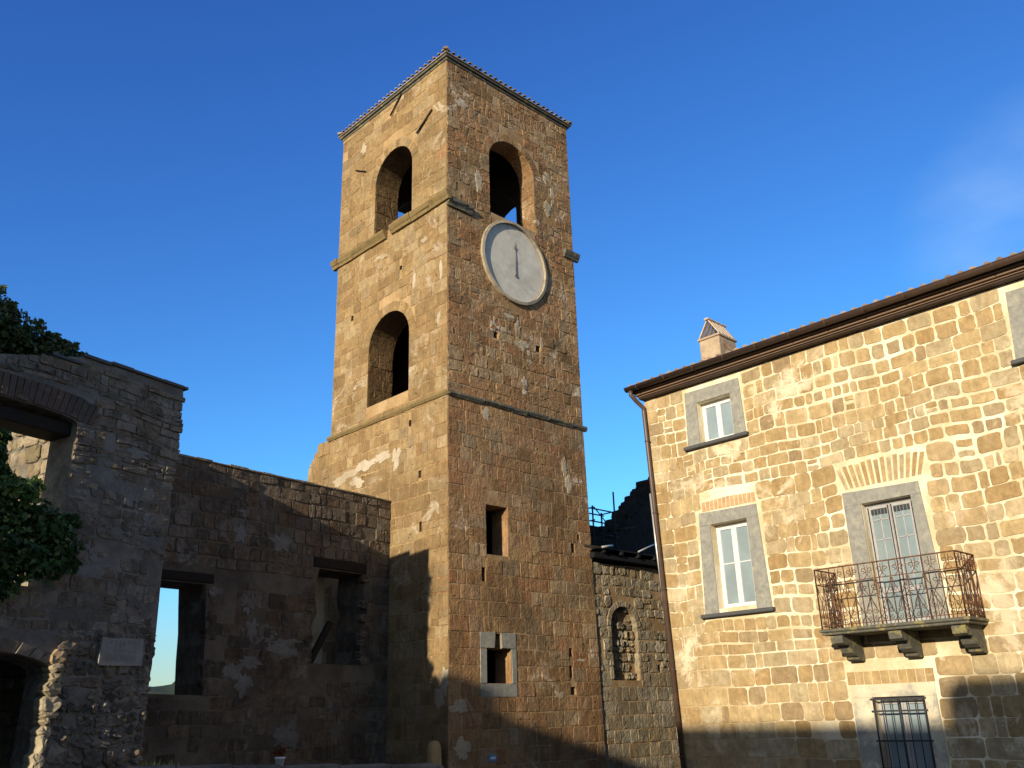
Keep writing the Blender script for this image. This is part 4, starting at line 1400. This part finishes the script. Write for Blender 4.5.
# plaque
plq = empty('stone_plaque', pq(-.64, .92, .02), 'pale stone plaque with faint carved lettering on the grey ruin wall', 'plaque')
mb = MB()
mb.prism([(-1.0, .855), (-.275, .865), (-.29, 1.25), (-.70, 1.25), (-.715, 1.235), (-.985, 1.245)], .0, .075, pq)
mb.build('slab', M['marble'], plq)
mb = MB()
def glyphs(z0, h, u0, u1, n, seed):
    g = random.Random(seed)
    w = (u1 - u0) / n
    for k in range(n):
        a = u0 + k * w; s = .010
        fr = lambda x, y, z: pq(x, z, y)
        kind = g.choice('ITLHVN')
        bar = lambda x0, x1, q0, q1: mb.box((x0, .0745, q0), (x1, .0765, q1), 0, .5, fr)
        c = a + w * .4
        if kind in 'I': bar(c - s / 2, c + s / 2, z0, z0 + h)
        if kind in 'T': bar(c - s / 2, c + s / 2, z0, z0 + h); bar(a + w * .1, a + w * .75, z0 + h + .001, z0 + h + .01)
        if kind in 'L': bar(a + w * .15, a + w * .15 + s, z0, z0 + h); bar(a + w * .15 + s + .001, a + w * .7, z0, z0 + .01)
        if kind in 'HN': bar(a + w * .1, a + w * .1 + s, z0, z0 + h); bar(a + w * .65, a + w * .65 + s, z0, z0 + h); bar(a + w * .1 + s + .001, a + w * .65 - .001, z0 + h * .45, z0 + h * .55)
        if kind in 'V':
            for q in (-1, 1):
                i = [mb.vert(pq(c + q * w * .05, z0, .0762)), mb.vert(pq(c + q * w * .05 + s, z0, .0762)), mb.vert(pq(c + q * w * .3 + s, z0 + h, .0762)), mb.vert(pq(c + q * w * .3, z0 + h, .0762))]
                mb.face(i)
plq_ = lambda: mb.build('lettering', M['marble_cut'], plq)
glyphs(1.15, .06, -.86, -.42, 6, 2)
plq_(); mb = MB()
glyphs(1.06, .02, -.78, -.50, 5, 3)
plq_(); mb = MB()
glyphs(.92, .085, -.90, -.36, 9, 5)
mb.build('lettering', M['marble_cut'], plq)

# ------------------------------------------------------------------ dark courtyard wall between the ruin and the tower
MA = math.radians(8)
mu_, mn_ = Vector((math.cos(MA), math.sin(MA), 0)), Vector((math.sin(MA), -math.cos(MA), 0))
MX, MY = 12.80, 17.50
pm = lambda u, z, d: tuple(Vector((MX, MY, z)) + mu_ * u + mn_ * d)
court = empty('courtyard_wall', (MX - 3, MY, GZ), 'dark shaded stone wall between the grey ruin and the tower with a tall opening and a broken window', 'wall')
DO = [(-6.2, .58), (-4.74, .54), (-4.78, 1.2), (-4.79, 1.7), (-4.84, 2.2), (-4.87, 2.56), (-6.2, 2.56)]
HO = [(-2.25, 1.18), (-.78, 1.16), (-.68, 1.5), (-.78, 1.9), (-.66, 2.3), (-.78, 2.7), (-.74, 3.15), (-2.10, 3.15), (-2.2, 2.7), (-2.12, 2.2), (-2.32, 1.8)]
mb = MB()
ML = -7.5
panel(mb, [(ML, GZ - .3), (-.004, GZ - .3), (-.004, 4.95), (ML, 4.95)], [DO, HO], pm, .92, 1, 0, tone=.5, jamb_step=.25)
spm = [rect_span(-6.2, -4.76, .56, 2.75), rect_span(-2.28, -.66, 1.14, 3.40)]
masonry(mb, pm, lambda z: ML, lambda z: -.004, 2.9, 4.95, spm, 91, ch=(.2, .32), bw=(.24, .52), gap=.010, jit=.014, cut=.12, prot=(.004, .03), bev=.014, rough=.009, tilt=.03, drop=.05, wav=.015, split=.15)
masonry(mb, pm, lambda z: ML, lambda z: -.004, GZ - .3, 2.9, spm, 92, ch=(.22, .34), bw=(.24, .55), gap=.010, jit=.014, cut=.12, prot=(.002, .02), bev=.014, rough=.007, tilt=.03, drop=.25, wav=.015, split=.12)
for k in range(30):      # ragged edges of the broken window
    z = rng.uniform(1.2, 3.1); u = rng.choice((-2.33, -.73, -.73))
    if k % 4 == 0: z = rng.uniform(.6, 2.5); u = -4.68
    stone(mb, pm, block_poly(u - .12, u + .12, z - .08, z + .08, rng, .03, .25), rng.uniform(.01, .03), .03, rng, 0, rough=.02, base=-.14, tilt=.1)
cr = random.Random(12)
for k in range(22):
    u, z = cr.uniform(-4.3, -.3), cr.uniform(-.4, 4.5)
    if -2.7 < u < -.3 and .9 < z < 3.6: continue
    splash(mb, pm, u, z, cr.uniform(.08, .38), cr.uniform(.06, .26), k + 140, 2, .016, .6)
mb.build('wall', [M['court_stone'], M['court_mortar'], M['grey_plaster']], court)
mb = MB()
u = ML
r = random.Random(8)
while u < -.06:
    w = min(r.uniform(.3, .7), -.012 - u)
    mb.box((u, -.94, 4.952), (u + w - .006, .035, 5.0 + r.uniform(-.015, .015)), 0, r.random(), lambda x, y, z: pm(x, z, y), .01)
    u += w
mb.build('coping', M['ruin_stone'], court)
for (a, b, z0, z1) in ((-6.25, -4.7, 2.565, 2.75), (-2.27, -.72, 3.155, 3.38)):
    mb = MB()
    mb.box((a, -.45, z0), (b, .028, z1), 0, .5, lambda x, y, z: pm(x, z + .02 * math.sin(x * 5), y), .02)
    mb.build('lintel', M['dark_wood'], court)
# wall of the room behind the broken window
back = empty('back_room_wall', (MX - 1.6, MY + 2.2, GZ), 'dim rubble wall seen through the broken window of the dark courtyard wall', 'wall')
mb = MB()
pk = lambda u, z, d: pm(u, z, d - 2.4)
panel(mb, [(-3.3, GZ - .3), (-.02, GZ - .3), (-.02, 4.4), (-3.3, 4.4)], [], pk, .5, 1, 0)
masonry(mb, pk, lambda z: -3.3, lambda z: -.02, GZ, 4.4, [], 93, ch=(.2, .3), bw=(.2, .45), gap=.012, prot=(.004, .03), rough=.01, drop=.1)
mb.build('wall', [M['niche_stone'], M['tuff_mortar']], back)
mb = MB()
mb.box((-1.30, -1.5, GZ), (-.98, -1.1, 3.9), 0, .5, lambda x, y, z: pm(x, z, y), .02)
mb.build('pilaster', M['plaster_rest'], back)
# fallen timber
mb = MB()
mb.box((-.065, -.05, 0), (.065, .05, 1.02), 0, .5, lambda x, y, z: pm(-2.17 + z * .50 + x, 1.20 + z * .84 - x * .4, y - .10 + z * .02), .012)
tag(mb.build('timber', M['dark_wood']), 'dark fallen timber leaning in the broken window of the courtyard wall', 'timber')

# ------------------------------------------------------------------ wall with the walled-up niche between tower and house
niche = empty('niche_wall', (19.5, 15.6, GZ), 'low grey rubble wall with a blocked round-headed niche between tower and house', 'wall')
pn = lambda u, z, d: (u, 15.40 - d, z)
NX0, NX1, NT = 17.2, 24.0, 3.70
NA_ = (18.72, .52, .80, 2.12, .50)
mb = MB()
panel(mb, [(NX0, GZ - .3), (NX1, GZ - .3), (NX1, NT - .1), (22, NT), (20, NT + .02), (18.2, NT - .03), (NX0, NT)], [arch_poly(*NA_), rect_poly(20.02, 20.14, 1.0, 1.2)], pn, .6, 1, 0)
masonry(mb, pn, lambda z: NX0, lambda z: NX1, 1.0, NT - .02, [ring_span(NA_, .16), rect_span(18.1, 19.35, .8, 2.0), rect_span(20.0, 20.16, .98, 1.22)], 95, ch=(.18, .32), bw=(.18, .44), gap=.012, jit=.02, cut=.18, prot=(.004, .035), bev=.018, rough=.012, tilt=.04, drop=.07, wav=.015, split=.2)
masonry(mb, pn, lambda z: NX0, lambda z: NX1, GZ - .3, 1.0, [rect_span(18.15, 19.3, .8, 1.0)], 96, ch=(.28, .36), bw=(.25, .55), gap=.010, jit=.010, cut=.10, prot=(.004, .02), bev=.012, rough=.006, tilt=.02, drop=.03, wav=.008, split=.08)
mb.build('wall', [M['niche_stone'], M['tuff_mortar']], niche)
mb = MB()
voussoirs(mb, pn, NA_[0], NA_[1], NA_[3], NA_[4], .14, 11, 97, p=.03, tone=.6)
for z in (.82, 1.15, 1.5, 1.82):
    for s in (-1, 1):
        uu = NA_[0] + s * (NA_[1] + .06)
        stone(mb, pn, block_poly(uu - .055, uu + .065, z, z + .29, r, .008, .1), .022, .01, r, 0, rough=.006)
mb.build('arch_surround', M['niche_stone'], niche)
mb = MB()
pi_ = lambda u, z, d: (u, 15.40 + .15 - d, z)
nspan = lambda z: NA_[1] if z < NA_[3] else NA_[1] * math.sqrt(max(0, 1 - ((z - NA_[3]) / NA_[4]) ** 2))
mb.quad((18.1, 15.555, .7), (19.4, 15.555, .7), (19.4, 15.555, 2.8), (18.1, 15.555, 2.8), 1)
masonry(mb, pi_, lambda z: NA_[0] - nspan(z) + .01, lambda z: NA_[0] + nspan(z) - .01, .82, 2.60, [], 98, ch=(.14, .26), bw=(.14, .36), gap=.012, jit=.02, cut=.22, prot=(.01, .09), bev=.03, rough=.02, tilt=.14, drop=.06, split=.15)
mb.build('infill', [M['niche_stone'], M['tuff_mortar']], niche)
mb = MB()
mb.box((17.50, 15.20, NT + .06), (23.5, 15.36, NT + .20), bev=.01)
mb.box((17.62, 15.37, NT + .03), (23.5, 16.1, NT + .16), bev=.01)
for k in range(8):
    x = 17.8 + k * .7
    mb.box((x, 15.12, NT + .20), (x + .09, 16.6, NT + .29), bev=.006)
mb.box((17.62, 15.14, NT + .292), (23.5, 17.2, NT + .33), bev=.006)
mb.build('eave', M['black_board'], niche)

# dark gabled ruin behind
gab = empty('ruined_gable', (24, 19.3, GZ), 'dark ragged gable wall in deep shade behind the low niche wall', 'ruin')
pg = lambda u, z, d: (u, 19.0 - d, z)
go = [(19.5, GZ - .3), (30, GZ - .3), (30, 10.2), (28.2, 10.1)]
st = [(25.5, 7.75), (25.3, 7.72), (25.25, 7.48), (24.95, 7.44), (24.9, 7.18), (24.6, 7.12), (24.58, 6.88), (24.25, 6.85), (24.2, 6.55), (23.85, 6.45), (23.8, 6.2), (23.45, 6.1), (23.4, 5.9), (23.1, 5.85), (23.0, 5.52), (22.5, 5.5), (22.4, 5.7), (21.9, 5.6), (19.5, 5.5)]
go += [(27.6, 9.6), (27.4, 9.1), (26.9, 8.9), (26.8, 8.5), (26.2, 8.3), (26.0, 7.95)] + st
mb = MB()
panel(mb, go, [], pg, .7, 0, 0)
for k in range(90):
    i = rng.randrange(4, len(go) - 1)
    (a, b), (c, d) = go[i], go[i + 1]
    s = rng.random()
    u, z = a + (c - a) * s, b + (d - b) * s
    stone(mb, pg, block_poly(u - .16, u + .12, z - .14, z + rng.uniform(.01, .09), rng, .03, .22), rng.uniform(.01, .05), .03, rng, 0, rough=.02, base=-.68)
mb.build('wall', [plain_mat('shade_dark_rubble', (.035, .03, .026), .95, 0, .1, .5, 3, .02)], gab)  # the near-black colour carries the deep shade on this wall
# scaffold
sc = empty('scaffold', (22.2, 18.3, GZ), 'thin metal scaffold rising behind the right edge of the bell tower', 'scaffold')
for (x, y) in ((21.0, 18.2), (22.05, 18.2), (21.0, 18.75), (22.05, 18.75)):
    mb = MB(); mb.tube([(x, y, GZ), (x, y, 6.68 if (x > 21.5 and y < 18.5) else 6.1)], .028, 8); mb.build('post', M['scaffold_steel'], sc)
mb = MB()
for z in (4.6, 5.25, 5.62, 6.02):
    for y in (18.2, 18.75):
        mb.tube([(20.9, y + .03, z), (22.2, y + .03, z)], .022, 6)
    for x in (21.0, 22.05): mb.tube([(x + .03, 18.15, z + .03), (x + .03, 18.8, z + .03)], .02, 6)
mb.build('ledger', M['scaffold_steel'], sc)
mb = MB()
mb.tube([(21.05, 18.17, 6.05), (22.0, 18.17, 5.3)], .02, 6)
mb.build('brace', M['scaffold_steel'], sc)
mb = MB()
mb.tube([(21.9, 18.17, 5.45), (23.3, 18.4, 5.72)], .022, 6); mb.tube([(22.95, 18.35, 5.55), (22.95, 18.35, 6.05)], .018, 6)
mb.build('handrail', M['scaffold_steel'], sc)
mb = MB()
mb.tube([(19.2, 15.12, 4.05), (19.9, 15.1, 4.32)], .022, 7)
tag(mb.build('metal_pole', M['galv']), 'pale metal pole slanting up from the black eave beside the house corner', 'pole')
mb = MB()
mb.tube([(17.7, 15.1, 4.02), (18.1, 15.08, 4.10)], .03, 7)
tag(mb.build('metal_pole', M['galv']), 'short pale metal pole end on the black eave beside the bell tower edge', 'pole')

# ------------------------------------------------------------------ things in front
# low parapet closing the court
low = empty('parapet', (7.8, 12.4, GZ), 'low grey stone parapet along the bottom edge in front of the dark wall', 'low wall')
mb = MB()
P0, P1 = Vector((5.5, 13.35, 0)), Vector((9.65, 11.75, 0))
ld = (P1 - P0).normalized(); ln_ = Vector((ld.y, -ld.x, 0))
LL = (P1 - P0).length
lz = lambda u: -.50 - .172 * u / LL
plw = lambda u, z, d: tuple(P0 + ld * u + ln_ * d + Vector((0, 0, z)))
panel(mb, [(0, GZ - .3), (LL, GZ - .3), (LL, lz(LL) - .07), (0, lz(0) - .07)], [], plw, .42, 1, 0)
masonry(mb, plw, lambda z: 0, lambda z: LL, GZ - .3, -.78, [], 99, ch=(.18, .26), bw=(.22, .5), gap=.012, prot=(.004, .02))
mb.build('wall', [M['ruin_stone'], M['ruin_mortar']], low)
mb = MB()
u = -.04
while u < LL:
    w = min(r.uniform(.6, .95), LL + .04 - u)
    mb.box((u, -.47, lz(u) - .068), (u + w - .008, .06, lz(u)), 0, r.random(), lambda x, y, z: plw(x, z, y), .015)
    u += w
mb.build('coping', M['ruin_mortar'], low)

# flowerpot on the parapet
pu = 2.02
pc = plw(pu, lz(pu), -.2)
pot = empty('flowerpot', pc, 'small white flowerpot with dark red flowers standing on the stone parapet', 'flowerpot')
mb = MB()
mb.lathe([(.052, 0.002), (.07, .10), (.078, .10), (.078, .125), (.064, .125), (.06, .10)], pc, 18)
mb.build('pot', M['whitepot'], pot)
mb = MB()
lr = random.Random(31)
for k in range(170):
    c = Vector(pc) + Vector((lr.gauss(0, .045), lr.gauss(0, .045), .15 + abs(lr.gauss(0, .055))))
    a = Vector((lr.gauss(0, 1), lr.gauss(0, 1), lr.gauss(0, 1))).normalized() * .022
    b_ = a.cross(Vector((lr.gauss(0, 1), lr.gauss(0, 1), 1))).normalized() * .018
    red = lr.random() < .55
    t = lr.random()
    i = [mb.vert(c + q, t) for q in (a, b_, -a, -b_)]
    mb.face(i, 1 if red else 0)
mb.build('flowers', [M['leaf'], leaf_mat('dark_red_petals', [(.16, .012, .012), (.26, .02, .02)])], pot, recalc=False)

# guard stone at the tower corner
bc = (TX - .30, TY + .10, GZ)
mb = MB()
mb.lathe([(.17, 0), (.165, .5), (.15, 1.0), (.145, 1.12), (.12, 1.20), (.07, 1.245), (.0, 1.255)], bc, 18)
tag(mb.build('guard_stone', plain_mat('ochre_guard_stone', (.40, .27, .13), .9, 0, .2, .4, 7, .008)), 'short rounded ochre guard stone standing at the foot of the tower corner', 'bollard')

# little blue plate near the foot of the tower
bp = empty('wall_plate', pr(1.2, -.79, .03), 'tiny pale blue plate fixed low on the clock face of the tower', 'plate')
mb = MB()
mb.prism([(1.09, -.86), (1.31, -.86), (1.31, -.73), (1.09, -.73)], .0, .035, pr)
mb.build('plate', M['bluepaint'], bp)
mb = MB()
mb.prism([(1.13, -.82), (1.27, -.82), (1.27, -.77), (1.13, -.77)], .03, .0385, pr)
mb.build('pale_field', M['whitepot'], bp)


# ------------------------------------------------------------------ foliage
def foliage(mb, blobs, n, size, seed, droop=.2, m=0):
    r = random.Random(seed)
    wsum = sum(b[3] for b in blobs)
    for (c, rad, sq, wgt) in blobs:
        for k in range(int(n * wgt / wsum)):
            d = Vector((r.gauss(0, 1), r.gauss(0, 1), r.gauss(0, 1))).normalized()
            rr = r.random() ** .45
            cl = noise.noise(Vector(c) * 3 + d * 2.3) * .45 + 1
            p = Vector(c) + Vector((d.x * rad[0], d.y * rad[1], d.z * rad[2])) * rr * cl
            nrm = (d + Vector((r.gauss(0, .6), r.gauss(0, .6), r.gauss(.4, .6)))).normalized()
            a = nrm.cross(Vector((r.gauss(0, 1), r.gauss(0, 1), r.gauss(0, 1)))).normalized()
            b_ = nrm.cross(a)
            L = size * r.uniform(.45, 1.6); W = L * r.uniform(.32, .45)
            t = min(1, max(0, r.gauss(sq, .22)))
            i = [mb.vert(q, t) for q in (p - a * L * .5, p - b_ * W + nrm * L * .06, p + a * L * .5 - nrm * L * droop, p + b_ * W + nrm * L * .06)]
            mb.face([i[0], i[1], i[2]], m); mb.face([i[0], i[2], i[3]], m)


def twigs(mb, root, tips, r0, seed):
    r = random.Random(seed)
    for t in tips:
        root_, t_ = Vector(root), Vector(t)
        mid = root_.lerp(t_, .5) + Vector((r.uniform(-.1, .1), r.uniform(-.1, .1), r.uniform(0, .12)))
        mb.tube([root_, mid, t_], [r0, r0 * .7, r0 * .25], 5)


# shrub growing along the top of the ruin
sh = empty('shrub', pq(-3.0, 5.0, -.3), 'dark leafy shrub with reddish tips growing on top of the ruin', 'shrub')
mb = MB()
tips = [pq(u, z - .47, -.35 + rng.uniform(-.2, .2)) for u, z in ((-4.8, 6.2), (-4.2, 6.4), (-3.7, 6.3), (-3.3, 6.25), (-2.9, 6.0), (-2.5, 6.0), (-2.1, 5.9), (-3.0, 6.15))]
twigs(mb, pq(-3.4, 4.85, -.35), tips, .035, 3)
mb.build('branch', M['bark'], sh)
mb = MB()
bl = []
for (u, z, s, w) in ((-5.0, 5.9, .55, 2), (-4.3, 6.0, .5, 2), (-3.75, 5.95, .42, 2), (-3.3, 5.95, .33, 1.7), (-2.95, 5.82, .28, 1.4), (-2.6, 5.86, .24, 1.2), (-2.25, 5.86, .2, 1), (-1.95, 5.86, .14, .6),
                     (-3.25, 6.2, .16, .4), (-2.55, 6.05, .13, .3), (-2.3, 6.08, .1, .2), (-1.98, 6.0, .08, .15), (-3.6, 6.35, .16, .3), (-2.75, 6.2, .1, .12), (-2.15, 6.12, .07, .08), (-3.45, 6.42, .12, .15), (-2.0, 5.95, .12, .3), (-2.45, 6.15, .07, .08)):
    bl.append((pq(u + .30, z - .47 - .10 + .10 * max(0, -u - 2.2), -.30), (s * 1.25, s * 1.1, s * 1.15), .38 if z < 6 else .55, w))
for u, s_ in ((-5.0, .42), (-4.5, .40), (-4.0, .36), (-3.5, .32), (-3.0, .28), (-2.6, .22), (-2.2, .18)):
    bl.append((pq(u, rmaxz(u) + s_ * .55, -.30), (s_ * 1.1, s_, s_ * .8), .42, s_ * 4))
foliage(mb, bl, 17000, .07, 41)
mb.build('foliage', M['leaf'], sh, recalc=False)

# ivy pouring out of the ruin window
iv = empty('ivy', pq(-2.6, 2.1, .1), 'dark green ivy bush hanging out of the upper window of the ruin', 'plant')
mb = MB()
twigs(mb, pq(-2.9, 2.1, -.1), [pq(u, z, .35) for u, z in ((-3.3, 3.4), (-2.8, 3.3), (-2.3, 3.0), (-1.9, 2.7), (-2.2, 2.3), (-2.8, 2.0), (-3.3, 2.2))], .03, 5)
mb.build('stem', M['bark'], iv)
mb = MB()
bl = []
for (u, z, s, w, t, d) in ((-3.2, 3.15, .42, 2, .5, .1), (-2.75, 2.95, .36, 2, .6, .15), (-2.3, 2.75, .42, 2.4, .35, .2), (-1.95, 2.6, .30, 1.5, .3, .2), (-2.2, 2.35, .36, 1.8, .3, .25), (-2.7, 2.35, .45, 2.2, .3, .25),
                           (-3.3, 2.5, .5, 2.2, .35, .2), (-3.1, 1.95, .35, 1.4, .4, .2), (-2.65, 1.95, .22, .8, .45, .2), (-3.3, 3.7, .34, 1.6, .4, 0), (-2.95, 3.6, .26, 1.1, .45, -.1), (-2.72, 3.35, .2, .6, .6, 0), (-3.2, 4.15, .25, 1.0, .35, -.15), (-2.5, 3.3, .16, .3, .75, .3), (-2.62, 3.12, .14, .3, .85, .45), (-2.85, 3.2, .16, .4, .85, .5), (-2.86, 4.0, .15, .8, .3, -.1), (-2.92, 3.75, .2, .9, .3, -.05), (-2.84, 3.5, .16, .7, .35, 0), (-1.78, 2.95, .16, .5, .3, .15), (-1.72, 2.35, .15, .5, .4, .18)):  # lighter tones on the front clumps stand for sunlit leaves
    bl.append((pq(u, z - .17, d), (s, s * .8, s * .85), t, w))
foliage(mb, bl, 13000, .08, 42, .35)
mb.build('foliage', M['ivy'], iv, recalc=False)

# weeds behind the parapet
mb = MB()
r = random.Random(6)
for k in range(900):
    s = r.random()
    c = Vector(P0).lerp(P1, s * .22 + .02) - ln_ * (.6 + r.random() * .5) + Vector((0, 0, -.78 + noise.noise((s * 9, 1, 2)) * .08))
    h_ = r.uniform(.14, .42) * (1 - s * .4)
    l = Vector((r.gauss(0, .3), r.gauss(0, .3), 1)).normalized() * h_
    w = Vector((r.gauss(0, 1), r.gauss(0, 1), 0)).normalized() * .012
    t = r.random()
    i = [mb.vert(q, t) for q in (c - w, c + w, c + l)]
    mb.face(i)
tag(mb.build('weeds', M['grass'], recalc=False), 'green weeds growing at the foot of the dark wall behind the parapet', 'weeds', kind='stuff')
mb = MB()
fr = lambda x, y, z: tuple(P0 + ld * x - ln_ * y + Vector((0, 0, z)))
mb.box((-.2, .45, GZ - .3), (LL * .35, 1.9, -.80), 0, .5, fr, .08)
tag(mb.build('earth_bank', plain_mat('dark_earth', (.05, .042, .03), .98, 0, .1, .4, 5, .02)), kind='structure')

# ------------------------------------------------------------------ the castle across the square: out of the frame, its shadow lies on the foot of tower and house
castle = empty('castle_wall', (-14.4, -9, GZ), 'long high stone rampart wall across the square', 'wall')
mb = MB()
mb.box((-14.8, -2.4, GZ - .3), (-14, 7.85, 7.40))
mb.box((-14.8, -26, GZ - .3), (-14, -2.402, 8.05))
mb.box((-14.75, 7.2, 7.402), (-14.05, 7.82, 7.9))
mb.build('wall', M['niche_stone'], castle)
